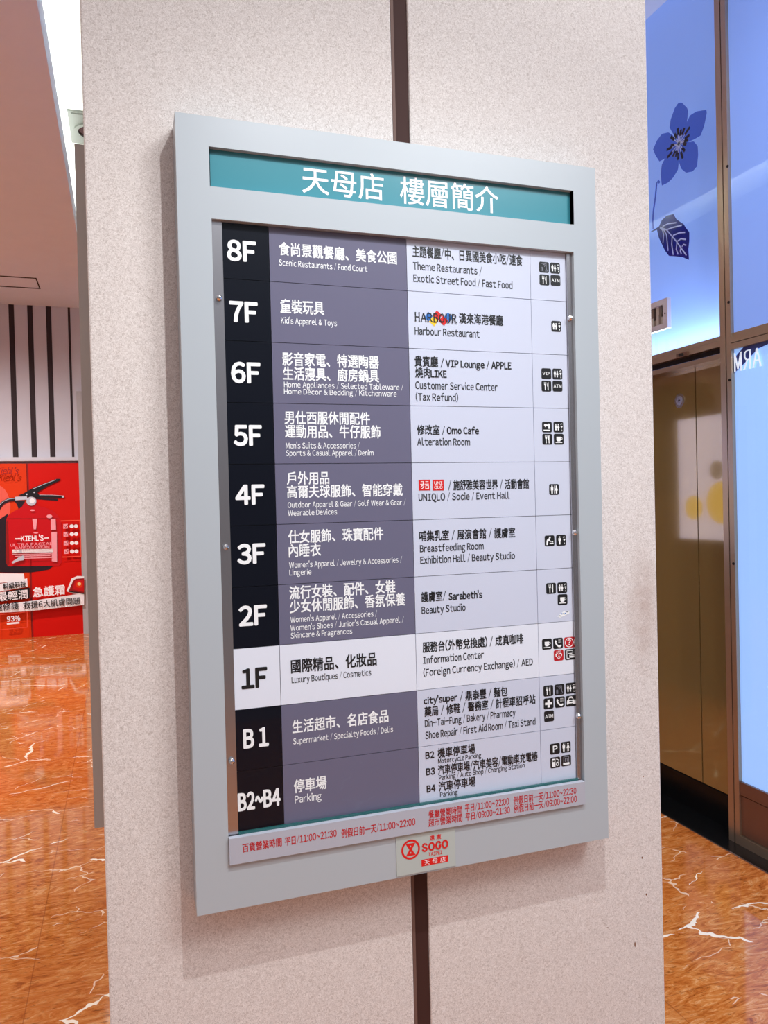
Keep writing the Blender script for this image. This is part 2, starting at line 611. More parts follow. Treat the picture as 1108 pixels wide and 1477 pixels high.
# ------------------------------------------------------------------ pillar
pil = thing('stone_pillar', (0.42, 0.46, 0.0), 'speckled beige stone pillar with a brown metal joint strip carrying the floor directory', 'pillar')
JX0, JX1 = 0.4085, 0.4425
MB().box((PX0, PY0, 0.0), (JX0, PY1, HIGH), STONE).build('stone_panel', pil, bevel=0.003)
rp = MB().box((JX1, PY0, 0.0), (PX1, PY1, HIGH), STONE).build('stone_panel', pil, bevel=0.003)
MB().box((JX0, PY0 + 0.004, 0.0), (JX1, PY1 - 0.004, HIGH), BROWNSTRIP).box((JX0, PY0 + 0.001, 0.0), (JX0 + 0.006, PY0 + 0.004, HIGH), mat('brown_strip_sheen', (110, 84, 76), 0.5, 0.0, spec=0.2)).build('joint_strip', pil)  # lighter left edge paints in the metal's reflection
CHIP = mat('chipped_stone', (128, 84, 58), 0.9)
for (x, z, w, h) in [(0.9387, 0.7189, 0.0016, 0.0024), (0.9478, 0.6374, 0.002, 0.0026), (0.9161, 0.5353, 0.0015, 0.006), (0.9458, 0.8936, 0.0012, 0.0016), (0.8475, 0.5852, 0.003, 0.001)]:
    MB().poly([(x + w * c * (1 + 0.25 * math.sin(5 * i)), PY0 - 0.0004, z + h * s) for i, (c, s) in enumerate(arc(0, 0, 1, 1, n=9))], CHIP).build('chip', rp)

# ------------------------------------------------------------------ directory sign
W, Z0, Z1 = 0.8144, 0.8068, 2.1568
SIGN = thing('directory_sign', (W / 2, PY0, Z0), 'large grey framed store floor directory with teal title band, on the pillar front', 'sign')
FY = 0.0
TX0, TX1, TZ0, TZ1 = (0.0544, 0.7632, 2.0395, 2.1064)
OX0, OX1, OZ0, OZ1 = (0.0555, 0.761, 0.9162, 1.9853)
PL = 0.012     # depth of the plates behind the frame face
fr = MB()
fr.box((0, FY, Z0), (OX0, PY0, Z1), FRAME).box((OX1, FY, Z0), (W, PY0, Z1), FRAME)
fr.box((OX0, FY, Z0), (OX1, PY0, OZ0), FRAME).box((OX0, FY, OZ1), (OX1, PY0, TZ0), FRAME).box((OX0, FY, TZ1), (OX1, PY0, Z1), FRAME)
fr.box((OX0, FY, TZ0), (TX0, PY0, TZ1), FRAME).box((TX1, FY, TZ0), (OX1, PY0, TZ1), FRAME)
fr.build('frame', SIGN)
MB().box((OX0, PL + 0.004, OZ0), (OX1, PY0, OZ1), BACK).build('backing', SIGN)


def on_sign(y):
    return lambda x, z: (x, y, z)


t = MB().box((TX0, 0.010, TZ0), (TX1, PY0, TZ1), TEAL).build('title_panel', SIGN, 'teal title band of the sign')
for s, x0, x1, zc, h in [('天母店', 0.2164, 0.3685, 2.0722, 0.0451), ('樓層簡介', 0.4007, 0.6018, 2.0729, 0.0471)]:
    MB().text(s, INKW, on_sign(0.0097), x0, x1, zc, h, 0.008).build('lettering', t)

ROWS = [1.9853, 1.8893, 1.783, 1.6766, 1.5703, 1.4639, 1.3576, 1.2512, 1.1449, 1.0385, 0.9322]          # row boundaries, top down
CX = [0.0736, 0.1544, 0.4109, 0.6698, 0.7496]            # column boundaries
GX = 0.0005
number, descr, tenant, icons = [], [], [], []
for i in range(10):
    za, zb = ROWS[i] - GX, ROWS[i + 1] + GX
    ground = i == 7
    for lst, nm, ca, cb, M in ((number, 'number_plate', 0, 1, WHITE2 if ground else NAVY), (descr, 'description_plate', 1, 2, WHITE2 if ground else PURPLE),
                               (tenant, 'tenant_plate', 2, 3, WHITE2 if ground else WHITE), (icons, 'icon_plate', 3, 4, WHITE2 if ground else WHITE)):
        ob = MB().box((CX[ca] + GX, PL, zb), (CX[cb] - GX, PL + 0.004, za), M).build(nm, SIGN)
        if ground and nm in ('number_plate', 'description_plate'):
            ob['label'] = 'white plate with black lettering for the ground floor'
        lst.append(ob)

# text: (column, row, words, x left, x right, middle height, letter height, style)
TEXTS = [
    (0, 0, '8F', 0.0828, 0.1303, 1.9382, 0.0332, 'num'),
    (0, 1, '7F', 0.0842, 0.1303, 1.8332, 0.0333, 'num'),
    (0, 2, '6F', 0.0842, 0.1322, 1.7285, 0.0334, 'num'),
    (0, 3, '5F', 0.0856, 0.1318, 1.6199, 0.0334, 'num'),
    (0, 4, '4F', 0.0859, 0.1337, 1.5171, 0.0323, 'num'),
    (0, 5, '3F', 0.0864, 0.1329, 1.4145, 0.0324, 'num'),
    (0, 6, '2F', 0.0861, 0.1325, 1.3071, 0.0325, 'num'),
    (0, 7, '1F', 0.0877, 0.1302, 1.1979, 0.0326, 'numb'),
    (0, 8, 'B 1', 0.0881, 0.1297, 1.0935, 0.0314, 'num'),
    (0, 9, 'B2~B4', 0.0757, 0.1479, 0.9847, 0.029, 'num'),
    (1, 0, '食尚景觀餐廳、美食公園', 0.172, 0.3911, 1.9473, 0.0218, 'c'),
    (1, 0, 'Scenic Restaurants / Food Court', 0.1714, 0.3341, 1.9236, 0.0104, 'e'),
    (1, 1, '童裝玩具', 0.1722, 0.2507, 1.847, 0.0231, 'c'),
    (1, 1, "Kid's Apparel & Toys", 0.1724, 0.2739, 1.8224, 0.0104, 'e'),
    (1, 2, '影音家電、特選陶器', 0.1731, 0.3516, 1.7543, 0.0223, 'c'),
    (1, 2, '生活寢具、廚房鍋具', 0.1735, 0.3509, 1.729, 0.0219, 'c'),
    (1, 2, 'Home Appliances / Selected Tableware /', 0.1747, 0.3981, 1.7099, 0.0097, 'e'),
    (1, 2, 'Home Décor & Bedding / Kitchenware', 0.1744, 0.3847, 1.6978, 0.0097, 'e'),
    (1, 3, '男仕西服休閒配件', 0.1741, 0.3316, 1.6512, 0.0219, 'c'),
    (1, 3, '運動用品、牛仔服飾', 0.1745, 0.3512, 1.6269, 0.022, 'c'),
    (1, 3, "Men's Suits & Accessories /", 0.1752, 0.311, 1.6024, 0.0098, 'e'),
    (1, 3, 'Sports & Casual Apparel / Denim', 0.1751, 0.3371, 1.5891, 0.0098, 'e'),
    (1, 4, '戶外用品', 0.1756, 0.252, 1.5441, 0.0214, 'c'),
    (1, 4, '高爾夫球服飾、智能穿戴', 0.1753, 0.3917, 1.5203, 0.0214, 'c'),
    (1, 4, 'Outdoor Apparel & Gear / Golf Wear & Gear /', 0.1756, 0.3973, 1.4974, 0.0098, 'e'),
    (1, 4, 'Wearable Devices', 0.1757, 0.2651, 1.4834, 0.0098, 'e'),
    (1, 5, '仕女服飾、珠寶配件', 0.1753, 0.3518, 1.4406, 0.022, 'c'),
    (1, 5, '內睡衣', 0.1756, 0.2332, 1.4161, 0.0221, 'c'),
    (1, 5, "Women's Apparel / Jewelry & Accessories /", 0.1755, 0.3873, 1.3912, 0.0098, 'e'),
    (1, 5, 'Lingerie', 0.1755, 0.215, 1.3781, 0.0098, 'e'),
    (1, 6, '流行女裝、配件、女鞋', 0.1746, 0.3728, 1.3418, 0.0221, 'c'),
    (1, 6, '少女休閒服飾、香氛保養', 0.1746, 0.3917, 1.3173, 0.0221, 'c'),
    (1, 6, "Women's Apparel / Accessories /", 0.1752, 0.3361, 1.2946, 0.0098, 'e'),
    (1, 6, "Women's Shoes / Junior's Casual Apparel /", 0.1748, 0.3881, 1.28, 0.0098, 'e'),
    (1, 6, 'Skincare & Fragrances', 0.175, 0.2881, 1.2664, 0.0098, 'e'),
    (1, 7, '國際精品、化妝品', 0.1742, 0.333, 1.2111, 0.0228, 'cb'),
    (1, 7, 'Luxury Boutiques / Cosmetics', 0.1746, 0.3221, 1.1877, 0.0106, 'eb'),
    (1, 8, '生活超市、名店食品', 0.1739, 0.3531, 1.104, 0.0222, 'c'),
    (1, 8, 'Supermarket / Specialty Foods / Delis', 0.1745, 0.3618, 1.0787, 0.0104, 'e'),
    (1, 9, '停車場', 0.1738, 0.2328, 0.9978, 0.0222, 'c'),
    (1, 9, 'Parking', 0.1747, 0.2227, 0.975, 0.0129, 'e'),
    (2, 0, '主題餐廳/中、日異國美食小吃/速食', 0.4232, 0.6526, 1.9629, 0.0199, 't'),
    (2, 0, 'Theme Restaurants /', 0.4236, 0.5645, 1.9366, 0.0134, 'te'),
    (2, 0, 'Exotic Street Food / Fast Food', 0.4236, 0.6294, 1.9138, 0.0134, 'te'),
    (2, 1, '漢來海港餐廳', 0.5149, 0.6073, 1.8436, 0.019, 't'),
    (2, 1, 'Harbour Restaurant', 0.4239, 0.5566, 1.8159, 0.0134, 'te'),
    (2, 2, '貴賓廳', 0.4224, 0.4689, 1.7592, 0.0187, 't'),
    (2, 2, '/ VIP Lounge / APPLE', 0.4749, 0.6229, 1.7574, 0.013, 'tl'),
    (2, 2, '燒肉', 0.423, 0.4526, 1.7383, 0.0187, 't'),
    (2, 2, 'LIKE', 0.454, 0.4858, 1.7372, 0.013, 'tl'),
    (2, 2, 'Customer Service Center', 0.4224, 0.5924, 1.715, 0.0134, 'te'),
    (2, 2, '(Tax Refund)', 0.4227, 0.5085, 1.6932, 0.0134, 'te'),
    (2, 3, '修改室', 0.4237, 0.4689, 1.6314, 0.0174, 't'),
    (2, 3, '/ Omo Cafe', 0.4746, 0.5502, 1.6308, 0.0125, 'tl'),
    (2, 3, 'Alteration Room', 0.4236, 0.5314, 1.6093, 0.0129, 'te'),
    (2, 4, '/ 施舒雅美容世界 / 活動會館', 0.4846, 0.6561, 1.5269, 0.0184, 't'),
    (2, 4, 'UNIQLO / Socie / Event Hall', 0.4237, 0.6132, 1.5058, 0.0129, 'te'),
    (2, 5, '哺集乳室 / 展演會館 / 護膚室', 0.4235, 0.6235, 1.4327, 0.0182, 't'),
    (2, 5, 'Breastfeeding Room', 0.424, 0.555, 1.4098, 0.013, 'te'),
    (2, 5, 'Exhibition Hall / Beauty Studio', 0.4242, 0.622, 1.3879, 0.013, 'te'),
    (2, 6, '護膚室/', 0.4244, 0.4738, 1.3184, 0.0175, 't'),
    (2, 6, "Sarabeth's", 0.4801, 0.5496, 1.3166, 0.0126, 'tl'),
    (2, 6, 'Beauty Studio', 0.4244, 0.5141, 1.2942, 0.013, 'te'),
    (2, 7, '服務台(外幣兌換處) / 成真咖啡', 0.4246, 0.6362, 1.2241, 0.0185, 't'),
    (2, 7, 'Information Center', 0.4251, 0.5502, 1.2003, 0.013, 'te'),
    (2, 7, '(Foreign Currency Exchange) / AED', 0.4251, 0.6563, 1.1771, 0.013, 'te'),
    (2, 8, "city'super", 0.4244, 0.4925, 1.1241, 0.0117, 'tl'),
    (2, 8, '/ 鼎泰豐 / 麵包', 0.4983, 0.599, 1.1242, 0.0179, 't'),
    (2, 8, '藥局 / 修鞋 / 醫務室 / 計程車招呼站', 0.4253, 0.6603, 1.1026, 0.0176, 't'),
    (2, 8, 'Din-Tai-Fung / Bakery / Pharmacy', 0.4254, 0.6156, 1.0813, 0.0131, 'te'),
    (2, 8, 'Shoe Repair / First Aid Room / Taxi Stand', 0.4259, 0.6592, 1.0589, 0.0131, 'te'),
    (2, 9, 'B2', 0.4253, 0.4422, 1.0211, 0.0123, 'tl'),
    (2, 9, '機車停車場', 0.45, 0.5269, 1.0216, 0.0177, 't'),
    (2, 9, 'Motorcycle Parking', 0.4503, 0.5398, 1.0071, 0.0089, 'te'),
    (2, 9, 'B3', 0.4259, 0.4428, 0.9901, 0.0123, 'tl'),
    (2, 9, '汽車停車場/汽車美容/電動車充電樁', 0.4498, 0.6623, 0.9894, 0.0178, 't'),
    (2, 9, 'Parking / Auto Shop / Charging Station', 0.4513, 0.6332, 0.9754, 0.0089, 'te'),
    (2, 9, 'B4', 0.4262, 0.4431, 0.9579, 0.0123, 'tl'),
    (2, 9, '汽車停車場', 0.4505, 0.5265, 0.9581, 0.0178, 't'),
    (2, 9, 'Parking', 0.4528, 0.4887, 0.9433, 0.009, 'te'),
]
STY = {'num': (INKW, 0.045), 'numb': (INKB, 0.045), 'c': (INKW, 0.018), 'cb': (INKB, 0.02), 'e': (INKW, 0.010), 'eb': (INKB, 0.012),
       't': (INKB, 0.020), 'te': (INKD, 0.018), 'tl': (INKB, 0.040)}
groups = {}
for col, row, s, x0, x1, zc, h, st in TEXTS:
    groups.setdefault((col, row), []).append((s, x0, x1, zc, h, st))
for (col, row), items in groups.items():
    mb = MB()
    for s, x0, x1, zc, h, st in items:
        M, wgt = STY[st]
        mb.text(s, M, on_sign(PL - 0.0003), x0, x1, zc, h, wgt)
    mb.build('lettering', (number, descr, tenant)[col][row])

# restaurant logo on the seventh floor: four overlapping diamonds and serif capitals
LY = PL - 0.0004


def serif_word(mb, letters, M, x0, x1, zc, h, y, w, step=(0, -2e-5, 0)):
    """strokes of serif capitals; each letter is given as polylines in a unit cell"""
    F = {'H': [[(0.1, 0), (0.1, 1)], [(0.9, 0), (0.9, 1)], [(0.1, .5), (0.9, .5)], [(-.05, 0), (.25, 0)], [(-.05, 1), (.25, 1)], [(.75, 0), (1.05, 0)], [(.75, 1), (1.05, 1)]],
         'A': [[(0, 0), (.5, 1), (1, 0)], [(.2, .35), (.8, .35)], [(-.12, 0), (.16, 0)], [(.84, 0), (1.12, 0)]],
         'R': [[(.1, 0), (.1, 1), (.6, 1), (.85, .87), (.85, .65), (.6, .5), (.1, .5)], [(.5, .5), (.9, 0), (1.08, 0)], [(-.05, 0), (.28, 0)], [(-.05, 1), (.1, 1)]],
         'B': [[(.1, 0), (.1, 1), (.6, 1), (.82, .88), (.82, .66), (.6, .53), (.1, .53)], [(.6, .53), (.9, .4), (.9, .14), (.65, 0), (.1, 0)], [(-.05, 0), (.1, 0)], [(-.05, 1), (.1, 1)]],
         'O': [arc(.5, .5, .48, .5, 0, 360, 16) + [(.98, .5)]],
         'U': [[(.1, 1), (.1, .3), (.25, .06), (.5, 0), (.75, .06), (.9, .3), (.9, 1)], [(-.05, 1), (.25, 1)], [(.75, 1), (1.05, 1)]],
         'S': [[(.88, .72), (.88, .85), (.6, 1), (.3, .98), (.1, .82), (.14, .62), (.5, .5), (.86, .38), (.92, .2), (.7, .02), (.35, 0), (.1, .14), (.1, .3)]],
         'G': [[(.9, .72), (.9, .82), (.65, 1), (.35, .98), (.08, .75), (.04, .45), (.15, .15), (.45, 0), (.75, .04), (.88, .2), (.88, .45)], [(.62, .45), (1.05, .45)]],
         'M': [[(.06, 0), (.06, 1), (.5, .1), (.94, 1), (.94, 0)], [(-.06, 0), (.18, 0)], [(.82, 0), (1.06, 0)], [(-.06, 1), (.06, 1)], [(.94, 1), (1.06, 1)]]}
    n = len(letters)
    cw = (x1 - x0) / n
    li = 0
    for i, ch in enumerate(letters):
        for pl in F[ch]:
            pts = [(x0 + cw * (i + .12 + .76 * px), zc - h / 2 + h * pz) for px, pz in pl]
            for a, b in zip(pts[:-1], pts[1:]):
                q = stroke([a, b], w)
                li += 1
                mb.poly([tuple(c + li * d for c, d in zip(y(*p), step)) for p in q], M)


lg = MB()
hx0, hx1, hz, hh = (0.4233, 0.5099, 1.8422, 0.0154)
hw = hx1 - hx0
for k, (fx, fz, M) in enumerate(((0.34, 0.05, LOGOBLUE), (0.45, -0.42, LOGOYEL), (0.54, 0.30, RED), (0.80, 0.14, LOGOBLUE), (0.68, -0.30, RED))):
    cx, cz, rr = hx0 + fx * hw, hz + fz * hh, hh * 0.70
    lg.poly([(cx + rr * math.cos(a + 0.1) * 0.9, LY + 0.0001 * (4 - k) / 4, cz + rr * math.sin(a + 0.1) * 0.9) for a in (math.pi * j / 2 for j in range(4))], M)
serif_word(lg, 'HARBOUR', INKB, hx0, hx1, hz, hh, lambda x, z: (x, LY - 0.0002, z), hh * 0.13)
lg.build('logo', tenant[1])

# red square logos on the fourth floor
lg = MB()
for (x0, x1, za, zb, a, b) in [(0.4243, 0.4477, 1.5386, 1.5185, 'ユニ', 'クロ'), (0.4525, 0.4751, 1.5382, 1.5179, 'UNI', 'QLO')]:
    lg.poly([(x0, LY, zb), (x1, LY, zb), (x1, LY, za), (x0, LY, za)], RED)
    hgt, wid = za - zb, x1 - x0
    for s, f in ((a, 0.70), (b, 0.30)):
        lg.text(s, INKW, on_sign(LY - 0.0002), x0 + wid * .14, x1 - wid * .14, zb + hgt * f, hgt * (.40 if is_cjk(s) else .27), 0.02)
lg.build('logo', tenant[4])

# ------------------------------------------------------------------ pictograms


def picto(parent, kind, cx, cz, w, h):
    mb = MB()
    ya, yb = PL - 0.0003, PL - 0.0006
    cnt = [0]
    red = kind in ('info', 'aed')
    r = 0.16
    tile = [(px, pz) for (ox, oz, a0) in ((.5 - r, .5 - r, 0), (-.5 + r, .5 - r, 90), (-.5 + r, -.5 + r, 180), (.5 - r, -.5 + r, 270)) for px, pz in arc(ox, oz, r, r, a0, a0 + 90, 5, False)]

    def P(pts, M=INKW, y=yb):
        cnt[0] += 1
        mb.poly([(cx + w * px, y - 1e-5 * cnt[0], cz + h * pz) for px, pz in pts], M)
    P(tile, ICONRED if red else INKB, ya)

    def rect(x0, z0, x1, z1, M=INKW, y=yb):
        P([(x0, z0), (x1, z0), (x1, z1), (x0, z1)], M, y)

    def person(x, s=1.0, skirt=False):
        P(arc(x, .30 * s, .075 * s, .07 * s, n=12))
        if skirt:
            P([(x - .06 * s, .2 * s), (x + .06 * s, .2 * s), (x + .16 * s, -.1 * s), (x + .07 * s, -.1 * s), (x + .07 * s, -.38 * s), (x - .07 * s, -.38 * s), (x - .07 * s, -.1 * s), (x - .16 * s, -.1 * s)])
        else:
            P([(x - .13 * s, .2 * s), (x + .13 * s, .2 * s), (x + .12 * s, -.08 * s), (x + .08 * s, -.08 * s), (x + .07 * s, -.38 * s), (x - .07 * s, -.38 * s), (x - .08 * s, -.08 * s), (x - .12 * s, -.08 * s)])

    def text(s, x0, x1, zc, hh, wgt=0.02):
        mb.text(s, INKW, lambda x, z: (x, yb, z), cx + w * x0, cx + w * x1, cz + h * zc, h * hh, wgt)

    def smalls():
        P(stroke([(.22, .22), (.30, .34), (.38, .26)], .05))
        P(arc(.32, .06, .11, .06, n=10))
        P([(.26, -.02), (.38, -.02), (.34, -.12), (.3, -.12)])
        P([(.32, -.2), (.38, -.32), (.30, -.38)])
    if kind == 'wc':
        person(-.27, .8)
        person(-.02, .8, True)
        smalls()
    elif kind == 'wc2':
        person(-.22)
        person(.22, 1.0, True)
        rect(-.015, -.38, .015, .36)
    elif kind == 'wc3':
        person(-.15)
        smalls()
    elif kind == 'food':
        rect(-.17, -.38, -.09, .05)
        P([(-.24, .36), (-.20, .36), (-.19, .16), (-.15, .16), (-.145, .36), (-.115, .36), (-.11, .16), (-.07, .16), (-.06, .36), (-.02, .36), (-.03, .08), (-.09, .02), (-.17, .02), (-.23, .08)])
        P([(.20, .38), (.20, -.38), (.12, -.38), (.12, -.05), (.06, -.03), (.08, .2), (.14, .36)])
    elif kind == 'atm':
        text('ATM', -.40, .40, 0, .30)
    elif kind == 'vip':
        text('VIP', -.38, .38, .02, .26)
    elif kind == 'parking':
        text('P', -.2, .24, 0, .6, 0.03)
    elif kind == 'cup':
        P([(-.24, .22), (.2, .22), (.2, -.08), (.12, -.2), (-.14, -.2), (-.24, -.08)])
        for q in ring(.24, .06, .13, .12, .05, 14):
            P(q)
        rect(-.34, -.34, .34, -.27)
    elif kind == 'phone':
        P([(-.34, .22), (-.24, .34), (-.14, .16), (-.2, .06), (-.02, -.14), (.12, -.2), (.3, -.14), (.34, -.26), (.2, -.38), (0, -.34), (-.22, -.14), (-.34, .08)])
        for a in range(3):
            for b in range(3):
                rect(.04 + a * .11, .06 + b * .11, .10 + a * .11, .12 + b * .11)
    elif kind == 'info':
        for q in ring(0, 0, .44, .44, .07):
            P(q)
        text('?', -.17, .17, 0, .5, 0.02)
    elif kind == 'aed':
        text('AED', -.26, .26, .34, .16)
        heart = [(0, -.38), (-.32, -.06), (-.34, .1), (-.24, .2), (-.1, .2), (0, .1), (.1, .2), (.24, .2), (.34, .1), (.32, -.06)]
        P(heart)
        P([(px * .72, pz * .72 - .02) for px, pz in heart], ICONRED, yb - 0.0002)
        P([(.04, .08), (-.08, -.1), (0, -.1), (-.04, -.24), (.1, -.05), (.02, -.05)], INKW, yb - 0.0004)
    elif kind == 'card':
        for pl in ([(-.3, -.36), (-.3, .36), (.3, .36), (.3, .06)], [(-.3, -.36), (-.05, -.36)]):
            P(stroke(pl, .07))
        rect(-.2, .06, .22, .12)
        rect(-.05, -.3, .4, -.05)
        rect(-.0, -.14, .4, -.1, INKB, yb - 0.0002)
    elif kind == 'cross':
        rect(-.11, -.36, .11, .36)
        rect(-.36, -.11, -.11, .11)
        rect(.11, -.11, .36, .11)
    elif kind == 'taxi':
        P(stroke([(-.25, .12), (-.16, .3), (.16, .3), (.25, .12)], .07))
        rect(-.14, .36, .14, .42)
        P([(-.36, .1), (.36, .1), (.4, -.1), (.4, -.3), (.24, -.3), (.24, -.22), (-.24, -.22), (-.24, -.3), (-.4, -.3), (-.4, -.1)])
        rect(-.16, -.08, .16, .02, INKB, yb - 0.0002)
    elif kind == 'fuel':
        P([(-.34, -.38), (.0, -.38), (.0, .36), (-.34, .36)])
        rect(-.28, .08, -.06, .26, INKB, yb - 0.0002)
        P(stroke([(.06, .3), (.2, .3), (.34, .18)], .06))
        for q in ring(.2, -.18, .15, .16, .06, 14):
            P(q)
        rect(.1, -.02, .34, .04)
    elif kind == 'sewing':
        P([(-.3, .1), (-.22, .1), (-.22, .0), (-.12, .0), (-.12, .1), (.12, .06), (.12, -.16), (.3, -.16), (.3, .26), (.16, .34), (.12, .24), (-.3, .28)])
        rect(-.36, -.36, .3, -.24)
    elif kind == 'nursing':
        P(arc(.02, .3, .09, .09, n=12))
        P([(-.06, .24), (.04, .16), (.0, .04), (.2, -.06), (.14, -.12), (-.14, .0), (-.2, -.38), (-.34, -.38), (-.32, .0), (-.22, .18)])
        P([(-.02, -.2), (.4, -.2), (.36, -.3), (.02, -.3)])
        P(arc(.28, -.1, .08, .06, n=10))
    elif kind == 'storage':
        for pl in ([(-.32, .34), (.22, .34), (.22, -.1), (.32, -.34), (.1, -.34)], [(-.12, .24), (.1, .24), (.04, .05)], [(-.3, -.36), (-.3, .0), (-.18, .0), (-.18, -.36)]):
            P(stroke(pl, .045), mat_faint())
    elif kind == 'lift':
        rect(-.32, -.38, .32, -.18)
        for q in (stroke([(-.26, -.18), (-.26, .36), (.26, .36), (.26, -.18)], .05), stroke([(-.1, -.1), (-.1, .2), (.1, .2), (.1, -.1)], .05)):
            P(q, mat_faint())
    mb.build('pictogram', parent)


def mat_faint():
    return bpy.data.materials.get('faint_icon_line') or mat('faint_icon_line', (150, 150, 165), 0.4)


for row, kind, cx, cz, w, h in [(0, 'storage', 0.7004, 1.9541, 0.022, 0.0213), (0, 'wc', 0.7252, 1.9541, 0.0222, 0.0214), (0, 'food', 0.7007, 1.9293, 0.022, 0.0213), (0, 'atm', 0.7257, 1.9299, 0.0222, 0.0214), (1, 'wc', 0.7251, 1.839, 0.0222, 0.0214), (2, 'vip', 0.7004, 1.7445, 0.022, 0.0213), (2, 'wc', 0.7255, 1.7445, 0.0223, 0.0215), (2, 'food', 0.7001, 1.7199, 0.022, 0.0214), (2, 'atm', 0.7252, 1.7205, 0.0223, 0.0215), (3, 'sewing', 0.6994, 1.639, 0.0221, 0.0214), (3, 'wc', 0.7253, 1.6392, 0.0223, 0.0215), (3, 'food', 0.6996, 1.615, 0.0221, 0.0214), (3, 'cup', 0.7255, 1.6151, 0.0223, 0.0215), (4, 'wc2', 0.7125, 1.5153, 0.0222, 0.0215), (5, 'nursing', 0.6998, 1.4137, 0.0221, 0.0215), (5, 'wc3', 0.7258, 1.4138, 0.0224, 0.0216), (6, 'food', 0.7008, 1.319, 0.0222, 0.0215), (6, 'wc', 0.7262, 1.3189, 0.0224, 0.0216), (6, 'cup', 0.7264, 1.2951, 0.0224, 0.0216), (7, 'cup', 0.6889, 1.2091, 0.0221, 0.0215), (7, 'phone', 0.714, 1.2086, 0.0223, 0.0216), (7, 'info', 0.7394, 1.2084, 0.0226, 0.0217), (7, 'aed', 0.7149, 1.1845, 0.0223, 0.0216), (7, 'card', 0.7403, 1.1842, 0.0226, 0.0217), (8, 'food', 0.6897, 1.116, 0.0221, 0.0215), (8, 'storage', 0.7149, 1.1159, 0.0224, 0.0217), (8, 'wc', 0.7404, 1.1163, 0.0226, 0.0218), (8, 'cross', 0.6896, 1.0907, 0.0221, 0.0216), (8, 'phone', 0.7153, 1.0908, 0.0224, 0.0217), (8, 'taxi', 0.7401, 1.0905, 0.0226, 0.0218), (8, 'atm', 0.6901, 1.0654, 0.0222, 0.0216), (9, 'parking', 0.7018, 0.9989, 0.0223, 0.0216), (9, 'wc2', 0.7267, 0.9991, 0.0225, 0.0218), (9, 'fuel', 0.7019, 0.9714, 0.0223, 0.0217), (9, 'lift', 0.7268, 0.972, 0.0225, 0.0218)]:
    picto(icons[row], kind, cx, cz, w, h)
# torn remains of a sticker beside the second floor icons
tx, tz, tw, th = (0.7276, 1.2663, 0.028, 0.014)
mb = MB()
mb.poly([(tx + tw * px, PL - 0.0003, tz + th * pz) for px, pz in ((-.5, -.3), (-.2, .1), (.1, .45), (.5, .3), (.48, 0), (.1, -.25), (-.3, -.5))], INKW)
random.seed(4)
for k in range(11):
    px, pz = -.38 + .075 * k, -.2 + .5 * (k / 10) + random.uniform(-.16, .12)
    M = (DECALB, INKD, EDGEGLASS, LOGOBLUE)[k % 4]
    rr = random.uniform(.03, .055)
    mb.poly([(tx + tw * (px + rr * c), PL - 0.0006, tz + th * (pz + 2 * rr * s)) for c, s in arc(0, 0, 1, 1, n=6)], M)
mb.build('sticker_remnant', icons[6], 'torn white sticker remnant with blue specks')

# steel rails with their cap screws, glass, bottom strip
for (x0, x1, scr) in [(0.0555, 0.0736, [(0.0651, 1.8531), (0.0651, 1.4281), (0.0651, 1.0603)]), (0.7496, 0.761, [(0.7537, 1.8548), (0.7537, 1.4279), (0.7537, 1.06)])]:
    rl = MB().box((x0, 0.0075, OZ0), (x1, PL + 0.004, OZ1), STEEL).build('side_rail', SIGN, 'brushed steel rail')
    for (sx, sz) in scr:
        mb = MB()
        n, R_ = 16, 0.0054
        rings = [(1.0, 0.0075), (1.0, 0.004), (0.86, 0.0012), (0.5, -0.0008), (0.0001, -0.0014)]
        for (ra, ya), (rb, yb) in zip(rings[:-1], rings[1:]):
            for k in range(n):
                a, b = 2 * math.pi * k / n, 2 * math.pi * (k + 1) / n
                mb.poly([(sx + R_ * ra * math.cos(a), ya, sz + R_ * ra * math.sin(a)), (sx + R_ * ra * math.cos(b), ya, sz + R_ * ra * math.sin(b)),
                         (sx + R_ * rb * math.cos(b), yb, sz + R_ * rb * math.sin(b)), (sx + R_ * rb * math.cos(a), yb, sz + R_ * rb * math.sin(a))], SCREW)
        mb.build('cap_screw', rl, smooth=True)
HX0, HX1, HZ0, HZ1 = (0.0559, 0.7577, 0.8863, 0.9314)
gl = MB().poly([(CX[0], 0.0045, HZ1), (CX[4], 0.0045, HZ1), (CX[4], 0.0045, OZ1), (CX[0], 0.0045, OZ1)], SIGNGLASS).build('glass_cover', SIGN, 'clear glass over the plates')
MB().box((CX[0], 0.0048, HZ1), (CX[4], 0.0095, HZ1 + 0.004), EDGEGLASS).build('glass_edge', gl, 'green cut edge of the glass')
hs = MB().box((HX0, -0.006, HZ0), (HX1, 0.0045, HZ1), mat('white_strip_acrylic', (174, 177, 188), 0.4)).build('hours_strip', SIGN, 'white strip with red opening hours')
for s, x0, x1, zc, h in [('百貨營業時間', 0.0783, 0.1459, 0.9117, 0.0143), ('平日/11:00~21:30', 0.1515, 0.2446, 0.9113, 0.0146), ('例假日前一天/11:00~22:00', 0.2536, 0.3946, 0.9083, 0.0149), ('餐廳營業時間', 0.4214, 0.4888, 0.9165, 0.0142), ('平日/11:00~22:00', 0.4956, 0.5881, 0.9174, 0.0145), ('例假日前一天/11:00~22:30', 0.5981, 0.7373, 0.9166, 0.0148), ('超市營業時間', 0.421, 0.4892, 0.901, 0.0142), ('平日/09:00~21:30', 0.4962, 0.5895, 0.9007, 0.0145), ('例假日前一天/09:00~22:00', 0.5987, 0.738, 0.9001, 0.0148)]:
    MB().text(s, INKR, on_sign(-0.0063), x0, x1, zc, h, 0.012).build('lettering', hs)
SX0, SX1, SZ0, SZ1 = (0.358, 0.4759, 0.8101, 0.8853)
